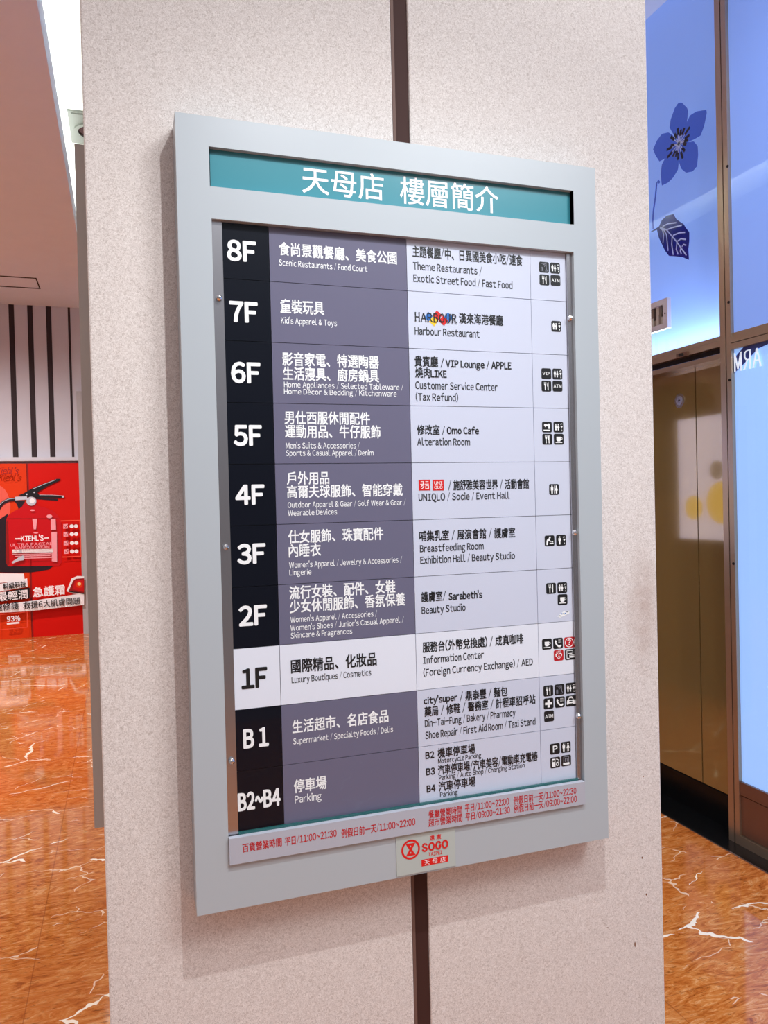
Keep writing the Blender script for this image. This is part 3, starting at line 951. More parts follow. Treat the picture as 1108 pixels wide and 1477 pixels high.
spl = MB().box((SX0, -0.0015, SZ0), (SX1, 0.0, SZ1), CLEARPLATE).build('store_plate', SIGN, 'clear plate with red store emblem')
YP = -0.0018
em = MB()
ex, ez, er = (0.386, 0.856, 0.0184)
for q in ring(ex, ez, er, er, er * 0.2, 36):
    em.poly([(a, YP, b) for a, b in q], RED)
em.poly([(ex + er * px, YP, ez + er * pz) for px, pz in ((-.52, .62), (.52, .62), (.14, 0), (.52, -.62), (-.52, -.62), (-.14, 0))], RED)
for s in (.32, -.32):
    em.poly([(ex + er * px, YP - .0002, ez + er * (s + pz)) for px, pz in arc(0, 0, .05, .09, n=8)], CLEARPLATE)
em.build('emblem', spl, 'red ring with an hourglass mark')
lt = MB()
for s, x0, x1, zc, h in [('遠 東', 0.4243, 0.4472, 0.8704, 0.0091), ('SOGO', 0.4073, 0.4612, 0.8552, 0.0135), ('TAIPEI', 0.4208, 0.4485, 0.8407, 0.0065)]:
    if s == 'SOGO':
        serif_word(lt, s, RED, x0, x1, zc, h, lambda x, z: (x, YP, z), h * 0.24)
    else:
        lt.text(s, RED, on_sign(YP), x0, x1, zc, h, 0.02)
bx0, bx1, bz0, bz1 = (0.4067, 0.4605, 0.8207, 0.8331)
lt.poly([(bx0, YP, bz0), (bx1, YP, bz0), (bx1, YP, bz1), (bx0, YP, bz1)], RED)
lt.text('天', INKW, on_sign(YP - .0003), bx0 + (bx1 - bx0) * .1, bx0 + (bx1 - bx0) * .30, (bz0 + bz1) / 2, (bz1 - bz0) * .72, 0)
lt.text('母', INKW, on_sign(YP - .0003), bx0 + (bx1 - bx0) * .40, bx0 + (bx1 - bx0) * .60, (bz0 + bz1) / 2, (bz1 - bz0) * .72, 0)
lt.text('店', INKW, on_sign(YP - .0003), bx0 + (bx1 - bx0) * .70, bx0 + (bx1 - bx0) * .90, (bz0 + bz1) / 2, (bz1 - bz0) * .72, 0)
lt.build('lettering', spl)

# ------------------------------------------------------------------ second sign on the pillar's left side, seen edge-on
LX, LZ0, LZ1, LYA = (-0.171, 0.8644, 2.2167, 0.3)
ls = thing('side_sign', (PX0, LYA + 0.4, LZ0), "grey framed sign seen edge-on along the pillar's left side", 'sign')
LYB = LYA + 0.45
SIDEGREY = mat('warm_grey_powder_coat', (176, 170, 164), 0.4)
MB().box((LX, LYA, LZ0), (PX0, LYA + 0.06, LZ1), SIDEGREY).box((LX, LYB - 0.06, LZ0), (PX0, LYB, LZ1), SIDEGREY).box((LX, LYA + 0.06, LZ0), (PX0, LYB - 0.06, LZ0 + 0.06), SIDEGREY).box((LX, LYA + 0.06, LZ1 - 0.06), (PX0, LYB - 0.06, LZ1), SIDEGREY).build('frame', ls)
MB().box((LX + 0.012, LYA + 0.06, LZ0 + 0.06), (PX0, LYB - 0.06, LZ1 - 0.06), WHITE).build('face_panel', ls)

# ------------------------------------------------------------------ square downlight in the upper ceiling
dx0, dx1, dy0, dy1 = -0.412, -0.06, 4.70, 5.22
dl = thing('downlight', ((dx0 + dx1) / 2, (dy0 + dy1) / 2, HIGH), 'square white downlight with round dark lens, in the upper ceiling left of the pillar', 'light')
BEZ = mat('white_fitting', (96, 98, 90), 0.6)
cxd, cyd = (dx0 + dx1) / 2, (dy0 + dy1) / 2
MB().box((dx0, dy0, HIGH - 0.015), (dx1, dy1, HIGH), BEZ).build('bezel', dl)
MB().box((dx0 + 0.025, dy0 + 0.02, HIGH - 0.024), (dx1 - 0.025, dy1 - 0.02, HIGH - 0.015), BEZ).build('face_plate', dl)
mb = MB()
for q in ring(cxd, cyd, 0.145, 0.145, 0.03, 36):
    mb.prism([(a, b, HIGH - 0.024) for a, b in q], (0, 0, -0.014), BEZ)
mb.build('lens_ring', dl)
MB().prism([(a, b, HIGH - 0.025) for a, b in arc(cxd, cyd, 0.112, 0.112, n=32)], (0, 0, -0.003), mat('dark_lens', (54, 34, 34), 0.2)).build('lens', dl, 'dark round lens')

# ------------------------------------------------------------------ advertising hoarding at the far end
AY = FARY - 0.08
AX0, AX1, AZ1 = -2.6, -0.5874, 2.0461
ad = thing('advertising_board', (-1.6, FARY - 0.04, 0.0), 'red and orange advertising hoarding showing a fire extinguisher, at the far end', 'poster')
FX0, FX1 = (-1.1741, -1.1518)
MB().box((AX0, AY, 0.0), (FX0, FARY - 0.03, AZ1), PR_ORANGE).build('left_board', ad, 'orange printed board')
MB().box((FX1, AY, 0.0), (AX1, FARY - 0.03, AZ1), PR_RED).build('right_board', ad, 'red printed board')
MB().box((FX0, AY + 0.012, 0.0), (FX1, FARY - 0.03, AZ1), PR_DKRED).build('fold_joint', ad, 'dark red joint between the boards')
art = MB()
PRT = {n_: m_ for n_, m_ in (('dark', PR_DARK), ('crimson', PR_CRIMSON), ('pink', PR_PINK), ('salmon', PR_SALMON), ('white', PR_WHITE), ('black', PR_BLACK),
                             ('silver', PR_SILVER), ('glow', PR_GLOW), ('line', PR_LINE), ('dkred', PR_DKRED), ('orange', PR_ORANGE), ('red', PR_RED))}
lay = [0]


def pp(pts, M):
    lay[0] += 1
    art.poly([(x, AY - 0.0012 * lay[0] - 0.001, z) for x, z in pts], PRT[M])


for M, pts in [
    ('salmon', [(-1.3552, 1.5381), (-1.3649, 1.4578), (-1.3887, 1.3858), (-1.424, 1.3293), (-1.4675, 1.2938), (-1.5146, 1.2827), (-1.561, 1.297), (-1.6019, 1.3352), (-1.6335, 1.3934), (-1.6527, 1.466), (-1.6578, 1.5459), (-1.6482, 1.6254), (-1.6249, 1.6968), (-1.59, 1.7533), (-1.547, 1.7893), (-1.5, 1.8012), (-1.4535, 1.7878), (-1.4121, 1.7501), (-1.38, 1.6919), (-1.3604, 1.6188)]),
    ('dark', [(-1.5541, 1.3451), (-1.4699, 1.4035), (-1.3851, 1.4622), (-1.3747, 0.8478), (-0.9154, 0.8279), (-0.9668, 0.7884), (-1.1383, 0.7662), (-1.3211, 0.7682), (-1.5699, 0.789)]),
    ('dark', [(-1.0866, 1.6258), (-0.8442, 1.6001), (-0.842, 1.6218), (-1.0845, 1.6474)]),
    ('dark', [(-1.3182, 1.614), (-1.1994, 1.6036), (-1.2159, 1.5191), (-1.2719, 1.5206), (-1.2846, 1.5671)]),
    ('crimson', [(-1.4007, 1.4014), (-1.3829, 1.4438), (-1.3289, 1.4837), (-1.2579, 1.5202), (-1.2293, 1.5426), (-1.2069, 1.5883), (-1.0728, 1.5851), (-1.0668, 1.5463), (-0.989, 1.5257), (-0.9042, 1.4876), (-0.8481, 1.4314), (-0.8128, 1.3522), (-0.8114, 1.1956), (-0.8206, 0.867), (-0.8506, 0.8278), (-1.4025, 0.8492), (-1.4219, 0.8962)]),
    ('dkred', [(-1.4094, 1.3403), (-1.3841, 1.4009), (-1.3849, 0.8791), (-1.4025, 0.8492), (-1.4219, 0.8962)]),
    ('dkred', [(-1.4005, 1.409), (-0.8492, 1.3924), (-0.8494, 1.3861), (-1.4007, 1.4029)]),
    ('dark', [(-1.4785, 1.558), (-1.5353, 1.4954), (-1.5102, 1.4674), (-1.4533, 1.53)]),
    ('dark', [(-1.4647, 1.5269), (-1.413, 1.5815), (-1.3629, 1.6033), (-1.2983, 1.609), (-1.301, 1.6488), (-1.3705, 1.6422), (-1.4328, 1.6145), (-1.4893, 1.5556)]),
    ('silver', [(-1.4747, 1.5542), (-1.4211, 1.6077), (-1.3658, 1.6305), (-1.3019, 1.6367), (-1.3023, 1.6428), (-1.367, 1.6365), (-1.424, 1.6128), (-1.4784, 1.5588)]),
    ('black', [(-1.2676, 1.6744), (-1.2109, 1.6963), (-1.1105, 1.7562), (-0.9666, 1.8159), (-0.8477, 1.8609), (-0.8043, 1.8618), (-0.8136, 1.8401), (-0.9535, 1.7737), (-1.0623, 1.7043), (-1.0419, 1.6728), (-0.899, 1.6699), (-0.7752, 1.6611), (-0.767, 1.6453), (-0.7847, 1.6331), (-0.9572, 1.64), (-1.1064, 1.6494), (-1.198, 1.6544)]),
    ('silver', [(-1.1098, 1.7425), (-0.9731, 1.8022), (-0.8571, 1.8472), (-0.859, 1.853), (-0.975, 1.808), (-1.1118, 1.7483)]),
    ('silver', [(-1.0419, 1.6721), (-0.8992, 1.6676), (-0.7871, 1.6559), (-0.7866, 1.6605), (-0.8989, 1.6722), (-1.0418, 1.6767)]),
    ('silver', [(-1.303, 1.6567), (-1.1767, 1.6602), (-1.1679, 1.6229), (-1.3, 1.6167)]),
    ('silver', [(-1.0752, 1.6007), (-1.0783, 1.5845), (-1.0863, 1.57), (-1.0986, 1.5587), (-1.1138, 1.5516), (-1.1305, 1.5494), (-1.147, 1.5524), (-1.1617, 1.5602), (-1.1732, 1.5721), (-1.1804, 1.5869), (-1.1826, 1.6032), (-1.1795, 1.6193), (-1.1715, 1.6338), (-1.1593, 1.6451), (-1.1441, 1.6523), (-1.1275, 1.6545), (-1.111, 1.6516), (-1.0962, 1.6438), (-1.0846, 1.6319), (-1.0774, 1.617)]),
    ('white', [(-1.0921, 1.6057), (-1.0937, 1.5972), (-1.0979, 1.5895), (-1.1044, 1.5835), (-1.1124, 1.5797), (-1.1211, 1.5786), (-1.1298, 1.5801), (-1.1376, 1.5843), (-1.1437, 1.5906), (-1.1475, 1.5984), (-1.1486, 1.607), (-1.147, 1.6156), (-1.1428, 1.6233), (-1.1363, 1.6293), (-1.1284, 1.633), (-1.1196, 1.6342), (-1.1109, 1.6327), (-1.1031, 1.6285), (-1.097, 1.6222), (-1.0932, 1.6144)]),
    ('silver', [(-0.7712, 1.6485), (-0.772, 1.6446), (-0.7739, 1.6412), (-0.7769, 1.6385), (-0.7806, 1.6368), (-0.7846, 1.6363), (-0.7886, 1.637), (-0.7922, 1.6388), (-0.795, 1.6416), (-0.7967, 1.6452), (-0.7973, 1.649), (-0.7965, 1.6529), (-0.7946, 1.6563), (-0.7916, 1.6591), (-0.7879, 1.6608), (-0.7839, 1.6613), (-0.7799, 1.6606), (-0.7763, 1.6587), (-0.7735, 1.6559), (-0.7717, 1.6524)]),
    ('silver', [(-1.0864, 1.7047), (-1.0869, 1.7019), (-1.0882, 1.6993), (-1.0902, 1.6973), (-1.0926, 1.696), (-1.0952, 1.6956), (-1.0978, 1.6961), (-1.1001, 1.6975), (-1.102, 1.6996), (-1.1031, 1.7022), (-1.1034, 1.705), (-1.1029, 1.7079), (-1.1017, 1.7105), (-1.0997, 1.7125), (-1.0973, 1.7138), (-1.0947, 1.7142), (-1.0921, 1.7137), (-1.0897, 1.7123), (-1.0879, 1.7102), (-1.0868, 1.7076)]),
    ('silver', [(-1.1676, 1.6831), (-1.1681, 1.6803), (-1.1694, 1.6777), (-1.1713, 1.6757), (-1.1737, 1.6745), (-1.1763, 1.6741), (-1.1789, 1.6746), (-1.1813, 1.6759), (-1.1831, 1.678), (-1.1842, 1.6806), (-1.1845, 1.6835), (-1.184, 1.6863), (-1.1828, 1.6889), (-1.1808, 1.6909), (-1.1784, 1.6922), (-1.1758, 1.6926), (-1.1732, 1.6921), (-1.1709, 1.6907), (-1.1691, 1.6886), (-1.168, 1.686)]),
    ('pink', [(-1.1234, 1.396), (-1.0725, 1.3945), (-1.0873, 1.2709), (-1.1128, 1.2718)]),
    ('pink', [(-0.9241, 1.39), (-0.8724, 1.3884), (-0.8703, 1.2571), (-0.9278, 1.2591)]),
    ('pink', [(-0.9227, 1.234), (-0.8624, 1.2318), (-0.8695, 0.8757), (-0.9267, 0.8878)]),
    ('pink', [(-0.9061, 1.4175), (-0.9079, 1.4108), (-0.9125, 1.4048), (-0.9196, 1.4002), (-0.9285, 1.3974), (-0.9383, 1.3966), (-0.948, 1.398), (-0.9567, 1.4013), (-0.9635, 1.4064), (-0.9678, 1.4126), (-0.9691, 1.4193), (-0.9674, 1.426), (-0.9628, 1.432), (-0.9557, 1.4366), (-0.9468, 1.4394), (-0.9371, 1.4402), (-0.9273, 1.4389), (-0.9186, 1.4355), (-0.9118, 1.4305), (-0.9075, 1.4243)]),
    ('pink', [(-1.0643, 1.2282), (-1.0657, 1.2259), (-1.0694, 1.2238), (-1.0751, 1.2223), (-1.0822, 1.2215), (-1.0901, 1.2214), (-1.098, 1.2221), (-1.105, 1.2234), (-1.1106, 1.2253), (-1.1142, 1.2276), (-1.1154, 1.2301), (-1.1141, 1.2324), (-1.1104, 1.2344), (-1.1047, 1.2359), (-1.0976, 1.2368), (-1.0897, 1.2369), (-1.0818, 1.2362), (-1.0747, 1.2349), (-1.0691, 1.233), (-1.0655, 1.2307)]),
    ('pink', [(-1.0923, 1.4958), (-1.0936, 1.4929), (-1.0973, 1.4905), (-1.103, 1.4885), (-1.1102, 1.4874), (-1.1181, 1.4872), (-1.1259, 1.4878), (-1.133, 1.4894), (-1.1385, 1.4916), (-1.1421, 1.4942), (-1.1432, 1.4971), (-1.1419, 1.5), (-1.1382, 1.5025), (-1.1325, 1.5044), (-1.1254, 1.5055), (-1.1175, 1.5057), (-1.1097, 1.5051), (-1.1026, 1.5036), (-1.097, 1.5014), (-1.0935, 1.4987)]),
    ('dkred', [(-1.1533, 1.2392), (-1.1448, 1.2389), (-1.1562, 0.8369), (-1.1646, 0.8373)]),
    ('white', [(-1.3455, 1.0432), (-1.2715, 1.04), (-1.2726, 1.0), (-1.3467, 1.0002)]),
    ('silver', [(-1.277, 1.0433), (-1.2406, 1.0418), (-1.2418, 0.9986), (-1.2782, 1.0002)]),
    ('white', [(-1.2406, 1.0418), (-0.9097, 1.0338), (-0.9108, 0.9932), (-1.2418, 0.9986)]),
    ('pink', [(-1.347, 0.991), (-0.9255, 0.9814), (-0.9258, 0.972), (-1.3472, 0.9818)]),
    ('pink', [(-1.3155, 0.968), (-0.9405, 0.9602), (-0.9407, 0.9509), (-1.3158, 0.9588)]),
    ('pink', [(-1.2322, 0.9411), (-0.9196, 0.9374), (-0.9198, 0.9281), (-1.2324, 0.9318)]),
    ('silver', [(-1.3565, 0.8992), (-1.2739, 0.9538), (-1.2313, 0.9719), (-1.218, 0.945), (-1.2301, 0.9147), (-1.2751, 0.9107), (-1.3459, 0.8802)]),
    ('white', [(-1.3082, 1.1755), (-1.2467, 1.1747), (-1.2471, 1.1593), (-1.3087, 1.1601)]),
    ('white', [(-0.999, 1.1714), (-0.9503, 1.1711), (-0.9507, 1.1587), (-0.9994, 1.1574)]),
    ('line', [(-0.8138, 1.3678), (-0.5982, 1.3675), (-0.5985, 1.3548), (-0.8142, 1.3553)]),
    ('line', [(-0.6084, 1.3678), (-0.5982, 1.3675), (-0.5972, 0.9256), (-0.6075, 0.9261)]),
    ('line', [(-0.807, 0.9385), (-0.5969, 0.9383), (-0.5972, 0.9256), (-0.8073, 0.9259)]),
    ('pink', [(-0.7876, 1.3216), (-0.7382, 1.3231), (-0.7397, 1.2698), (-0.7891, 1.2684)]),
    ('dkred', [(-0.7764, 1.2934), (-0.7609, 1.2797), (-0.7385, 1.3115), (-0.7443, 1.3162), (-0.7642, 1.2866), (-0.7712, 1.2988)]),
    ('white', [(-0.6705, 1.2942), (-0.6741, 1.2833), (-0.6834, 1.2756), (-0.6959, 1.273), (-0.7082, 1.2764), (-0.717, 1.2847), (-0.72, 1.2958), (-0.7164, 1.3067), (-0.7071, 1.3145), (-0.6947, 1.317), (-0.6824, 1.3136), (-0.6735, 1.3053)]),
    ('white', [(-0.6266, 1.2943), (-0.6298, 1.2834), (-0.6381, 1.2756), (-0.6492, 1.273), (-0.66, 1.2763), (-0.6678, 1.2847), (-0.6705, 1.2958), (-0.6672, 1.3067), (-0.659, 1.3144), (-0.6479, 1.317), (-0.637, 1.3137), (-0.6292, 1.3054)]),
    ('pink', [(-0.7873, 1.2276), (-0.7379, 1.2289), (-0.7394, 1.1756), (-0.7888, 1.1744)]),
    ('dkred', [(-0.7762, 1.1993), (-0.7606, 1.1855), (-0.7382, 1.2173), (-0.744, 1.222), (-0.7639, 1.1925), (-0.7709, 1.2047)]),
    ('white', [(-0.6709, 1.1998), (-0.6746, 1.1889), (-0.6839, 1.1812), (-0.6963, 1.1787), (-0.7086, 1.1821), (-0.7175, 1.1905), (-0.7205, 1.2016), (-0.7169, 1.2125), (-0.7076, 1.2202), (-0.6951, 1.2227), (-0.6828, 1.2193), (-0.674, 1.2109)]),
    ('white', [(-0.627, 1.1998), (-0.6303, 1.1889), (-0.6385, 1.1811), (-0.6496, 1.1785), (-0.6605, 1.1819), (-0.6683, 1.1903), (-0.6709, 1.2014), (-0.6677, 1.2123), (-0.6594, 1.22), (-0.6484, 1.2226), (-0.6375, 1.2192), (-0.6297, 1.2109)]),
    ('pink', [(-0.7874, 1.1226), (-0.7379, 1.1238), (-0.7394, 1.0704), (-0.7888, 1.0693)]),
    ('dkred', [(-0.7762, 1.0943), (-0.7607, 1.0804), (-0.7382, 1.1121), (-0.744, 1.1168), (-0.764, 1.0874), (-0.7709, 1.0996)]),
    ('white', [(-0.6717, 1.0944), (-0.6753, 1.0835), (-0.6846, 1.0758), (-0.6971, 1.0734), (-0.7094, 1.0769), (-0.7182, 1.0853), (-0.7212, 1.0964), (-0.7176, 1.1072), (-0.7083, 1.1149), (-0.6959, 1.1174), (-0.6836, 1.1139), (-0.6747, 1.1055)]),
    ('white', [(-0.6278, 1.0942), (-0.631, 1.0833), (-0.6393, 1.0756), (-0.6503, 1.0731), (-0.6612, 1.0765), (-0.669, 1.0848), (-0.6716, 1.096), (-0.6684, 1.1069), (-0.6602, 1.1146), (-0.6491, 1.1171), (-0.6382, 1.1137), (-0.6304, 1.1053)]),
    ('pink', [(-0.7873, 1.0222), (-0.7378, 1.0233), (-0.7393, 0.9699), (-0.7887, 0.969)]),
    ('dkred', [(-0.7761, 0.9939), (-0.7606, 0.98), (-0.7381, 1.0116), (-0.7439, 1.0163), (-0.7639, 0.987), (-0.7708, 0.9992)]),
    ('white', [(-0.6723, 0.9937), (-0.6759, 0.9828), (-0.6852, 0.9752), (-0.6977, 0.9728), (-0.71, 0.9763), (-0.7189, 0.9847), (-0.7219, 0.9958), (-0.7182, 1.0067), (-0.709, 1.0143), (-0.6965, 1.0168), (-0.6842, 1.0133), (-0.6753, 1.0048)]),
    ('white', [(-0.6284, 0.9933), (-0.6316, 0.9824), (-0.6399, 0.9747), (-0.651, 0.9723), (-0.6618, 0.9757), (-0.6696, 0.9841), (-0.6723, 0.9952), (-0.669, 1.0061), (-0.6608, 1.0138), (-0.6497, 1.0163), (-0.6388, 1.0129), (-0.631, 1.0045)]),
    ('white', [(-1.5707, 0.7585), (-1.4738, 0.7762), (-1.2288, 0.7602), (-1.2198, 0.6824), (-1.5736, 0.6594)]),
    ('white', [(-1.574, 0.6442), (-1.4077, 0.6653), (-1.1938, 0.7026), (-1.1909, 0.6065), (-1.5766, 0.5527)]),
    ('black', [(-1.5769, 0.5405), (-1.1828, 0.5936), (-1.1688, 0.5897), (-1.1722, 0.466), (-1.5796, 0.446)]),
    ('white', [(-1.5806, 0.4124), (-1.1703, 0.4349), (-0.7881, 0.473), (-0.5799, 0.4917), (-0.5837, 0.3527), (-1.1736, 0.3188), (-1.5832, 0.321)]),
    ('white', [(-0.775, 0.5256), (-0.7377, 0.6115), (-0.7126, 0.6761), (-0.6505, 0.7011), (-0.5743, 0.6938), (-0.5804, 0.4728), (-0.7001, 0.4959)]),
    ('dkred', [(-0.7487, 0.5303), (-0.6958, 0.6484), (-0.666, 0.6704), (-0.5749, 0.6717), (-0.5799, 0.4917)]),
    ('crimson', [(-0.7059, 0.5467), (-0.6783, 0.6475), (-0.5753, 0.6575), (-0.5794, 0.5075)]),
    ('orange', [(-0.5917, 0.5952), (-0.596, 0.579), (-0.6069, 0.5664), (-0.6224, 0.56), (-0.6394, 0.561), (-0.6544, 0.5692), (-0.6646, 0.583), (-0.6679, 0.5996), (-0.6637, 0.6158), (-0.6528, 0.6283), (-0.6373, 0.6347), (-0.6204, 0.6338), (-0.6053, 0.6256), (-0.595, 0.6118)]),
    ('glow', [(-0.6091, 0.6041), (-0.6121, 0.5948), (-0.6199, 0.5883), (-0.6302, 0.5864), (-0.6404, 0.5895), (-0.6477, 0.5968), (-0.6502, 0.6065), (-0.6471, 0.6157), (-0.6395, 0.6222), (-0.6291, 0.6242), (-0.6189, 0.6211), (-0.6116, 0.6137)]),
    ('black', [(-0.7544, 0.5338), (-0.5798, 0.4949), (-0.5801, 0.4822), (-0.7432, 0.5174)]),
    ('line', [(-1.4941, 0.3025), (-1.2005, 0.316), (-1.2006, 0.3098), (-1.4943, 0.2964)]),
    ('line', [(-1.2062, 0.3133), (-1.1992, 0.3128), (-1.2043, 0.1304), (-1.2113, 0.1309)]),
    ('line', [(-1.499, 0.1312), (-1.2041, 0.1366), (-1.2043, 0.1304), (-1.4992, 0.125)]),
    ('line', [(-1.4942, 0.2994), (-1.4887, 0.2991), (-1.4935, 0.1307), (-1.499, 0.1312)]),
    ('white', [(-1.4204, 0.179), (-1.2876, 0.1846), (-1.289, 0.2062), (-1.4218, 0.2006)]),
    ('dkred', [(-1.4144, 1.8993), (-1.2821, 1.9053), (-1.2822, 1.9007), (-1.4145, 1.8947)]),
    ('dkred', [(-1.4276, 1.9193), (-1.3301, 1.9335), (-1.3721, 1.9217), (-1.4278, 1.9117)]),
]:
    pp(pts, M)
lay[0] += 1
for s, M, x0, x1, zc, h, wgt, slope, lean in [("Kiehl's", 'dkred', -1.4734, -1.2457, 1.9611, 0.0671, 0.02, -0.0307, 0.35), ("KIEHL'S", 'white', -1.2426, -1.0048, 1.1684, 0.0617, 0.03, 0.0004, 0), ('ULTRA FACIAL', 'pink', -1.3592, -0.9093, 1.0991, 0.0307, 0.03, 0.0004, 0), ('BARRIER CREAM', 'pink', -1.3044, -0.9447, 1.063, 0.0276, 0.03, 0.0008, 0), ('料級科技', 'black', -1.4477, -1.2068, 0.6215, 0.0643, 0.02, 0.083, 0), ('最輕潤', 'white', -1.5063, -1.1933, 0.5055, 0.1009, 0.012, 0.0463, 0), ('急護霜', 'white', -1.1335, -0.7918, 0.5334, 0.1085, 0.022, 0.0445, 0), ('速修護', 'black', -1.5402, -1.2897, 0.3822, 0.0825, 0.01, 0.0439, 0), ('救援6大肌膚問題', 'black', -1.2422, -0.6263, 0.3869, 0.0803, 0.008, 0.0338, 0), ('93%', 'white', -1.4168, -1.2798, 0.2448, 0.0583, 0.035, 0.0182, 0)]:
    art.text(s, PRT[M], on_sign(AY - 0.0012 * lay[0] - 0.002), x0, x1, zc, h, wgt, slope, lean=lean)
art.build('printed_artwork', ad, 'printed fire extinguisher, beacon and lettering')

# ------------------------------------------------------------------ right side: bronze doors and blue display windows
XP, XG, XB, XD = 2.345, 2.352, 2.49, 2.43       # post face, glass, window backing, doors
structure(MB().box((2.262, -2.5, -0.1), (XD + 0.3, FARY, 0.0), GRANITE).build('floor_border'))
structure(MB().box((2.254, -2.5, 0.0), (2.262, FARY, 0.003), STEEL).build('trim_4'))
MY0, MY1 = (1.2795, 1.342)
post = structure(MB().box((XP, MY0, 0.0), (XG + 0.03, MY0 + (MY1 - MY0) * .42, HIGH), BRONZE).box((XP + 0.008, MY0 + (MY1 - MY0) * .42, 0.0), (XG + 0.03, MY0 + (MY1 - MY0) * .5, HIGH), GAP)
                 .box((XP, MY0 + (MY1 - MY0) * .5, 0.0), (XG + 0.03, MY1, HIGH), BRONZE).box((XG + 0.03, MY0 + 0.01, 0.0), (XB + 0.05, MY1 - 0.01, HIGH), GAP).build('trim_5'))
TR0, TR1 = (2.1293, 2.1762)        # transom rail heights
DT = 2.0825
YE = 3.6
w1 = base('window_1', (XG, 2.5, TR1))
MB().box((XP, MY1, TR0), (XG + 0.03, YE, TR0 + (TR1 - TR0) * .55), BRONZE).box((XP + 0.01, MY1, TR0 + (TR1 - TR0) * .62), (XG + 0.03, YE, TR1), BRONZE).box((XP + 0.014, MY1, TR0 + (TR1 - TR0) * .55), (XG + 0.03, YE, TR0 + (TR1 - TR0) * .62), GAP).build('frame_rail', w1)
MB().poly([(XG, MY1, TR1), (XG, YE, TR1), (XG, YE, HIGH), (XG, MY1, HIGH)], PANE).build('glass_pane', w1)
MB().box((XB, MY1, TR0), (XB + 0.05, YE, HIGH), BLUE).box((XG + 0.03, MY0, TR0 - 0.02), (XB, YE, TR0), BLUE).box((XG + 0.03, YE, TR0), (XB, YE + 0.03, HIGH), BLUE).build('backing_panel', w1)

d1 = base('door_1', (XD, 1.7, 0.0))
DG = 1.5943
PT = 0.1489
MB().box((XP + 0.03, MY1, TR0 - 0.02), (XD + 0.05, YE, TR0), GAP).box((XP + 0.02, MY1, DT), (XD + 0.05, YE, DT + 0.022), BRONZE).box((XD - 0.02, MY1, DT + 0.022), (XD + 0.05, YE, TR0 - 0.02), BRONZEDK).build('door_head', d1)
MB().box((XD, MY1, PT), (XD + 0.04, DG - 0.003, DT), DOORMET).build('door_leaf', d1)
lf = MB().box((XD, DG + 0.003, PT), (XD + 0.04, DG + 0.75, DT), DOORMET).build('door_leaf', d1)
MB().box((XD, DG + 0.756, PT), (XD + 0.04, YE, DT), DOORMET).build('door_leaf', d1)
MB().box((XD + 0.02, DG - 0.003, PT), (XD + 0.04, DG + 0.003, DT), GAP).build('leaf_gap', d1)
lky, lkz = (1.7007, 1.9456)
mb = MB().prism([(XD, lky + 0.034 * c, lkz + 0.034 * s) for c, s in arc(0, 0, 1, 1, n=24)], (-0.004, 0, 0), SCREW)
mb.prism([(XD - 0.004, lky + 0.022 * c, lkz + 0.022 * s) for c, s in arc(0, 0, 1, 1, n=24)], (-0.002, 0, 0), STEEL)
mb.box((XD - 0.0068, lky - 0.002, lkz - 0.009), (XD - 0.006, lky + 0.002, lkz + 0.009), GAP).box((XD - 0.0068, lky - 0.008, lkz - 0.002), (XD - 0.006, lky + 0.008, lkz + 0.002), GAP)
mb.build('round_lock', lf, 'round steel lock')
structure(MB().box((XD - 0.006, MY1, 0.0), (XD + 0.05, YE, PT - 0.004), GRANITE).build('baseboard_right'))

MB().box((XP - 0.012, 1.57 - 0.035, 2.1358 - 0.010), (XP, 1.57 + 0.035, 2.1358 + 0.010), BRONZEDK).box((XP - 0.016, 1.57 - 0.014, 2.1358 - 0.006), (XP - 0.012, 1.57 + 0.014, 2.1358 + 0.006), GAP).build('latch', w1)

structure(MB().box((XP, YE, 0.0), (XB + 0.05, FARY, SOF), STONE).build('wall_right'))

# upper and lower display windows right of the post
U0, U1, U2 = (2.1038, 2.1747, 0)       # cross bar: underside, top, and gap between windows
w2 = base('window_2', (XG, 0.5, U1))
YS = -0.6
mb = MB().box((XP, YS, U0), (XG + 0.03, MY0, U0 + (U1 - U0) * .36), BRONZE).box((XP + 0.008, YS, U0 + (U1 - U0) * .36), (XG + 0.03, MY0, U0 + (U1 - U0) * .40), GAP)
mb.box((XP, YS, U0 + (U1 - U0) * .40), (XG + 0.03, MY0, U0 + (U1 - U0) * .72), BRONZE).box((XP + 0.012, YS, U0 + (U1 - U0) * .76), (XG + 0.03, MY0, U1), BRONZE).box((XP + 0.016, YS, U0 + (U1 - U0) * .72), (XG + 0.03, MY0, U0 + (U1 - U0) * .76), GAP).build('frame_rail', w2)
MB().poly([(XG, YS, U1), (XG, MY0, U1), (XG, MY0, HIGH), (XG, YS, HIGH)], PANE).build('glass_pane', w2)
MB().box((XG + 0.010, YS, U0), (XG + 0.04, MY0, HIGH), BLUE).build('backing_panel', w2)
w3 = base('window_3', (XG, 0.5, 0.25))
R0, R1, R2, R3 = (0, 0.0402, 0.2162, 0.2718)   # skirting top, panel top, rail bottom, rail top
MB().poly([(XG, YS, R3), (XG, MY0, R3), (XG, MY0, U0), (XG, YS, U0)], PANE).build('glass_pane', w3)
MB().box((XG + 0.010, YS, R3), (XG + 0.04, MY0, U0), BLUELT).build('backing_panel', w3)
MB().box((XP + 0.004, YS, R2), (XG + 0.03, MY0, R3), BRONZEDK).build('frame_rail', w3)
MB().box((XP + 0.010, YS, R1 + 0.004), (XG + 0.03, MY0, R2 - 0.006), BRONZEDK).box((XP + 0.018, YS, R2 - 0.006), (XG + 0.03, MY0, R2), GAP).box((XP + 0.018, YS, R1), (XG + 0.03, MY0, R1 + 0.004), GAP).build('kick_panel', w3)
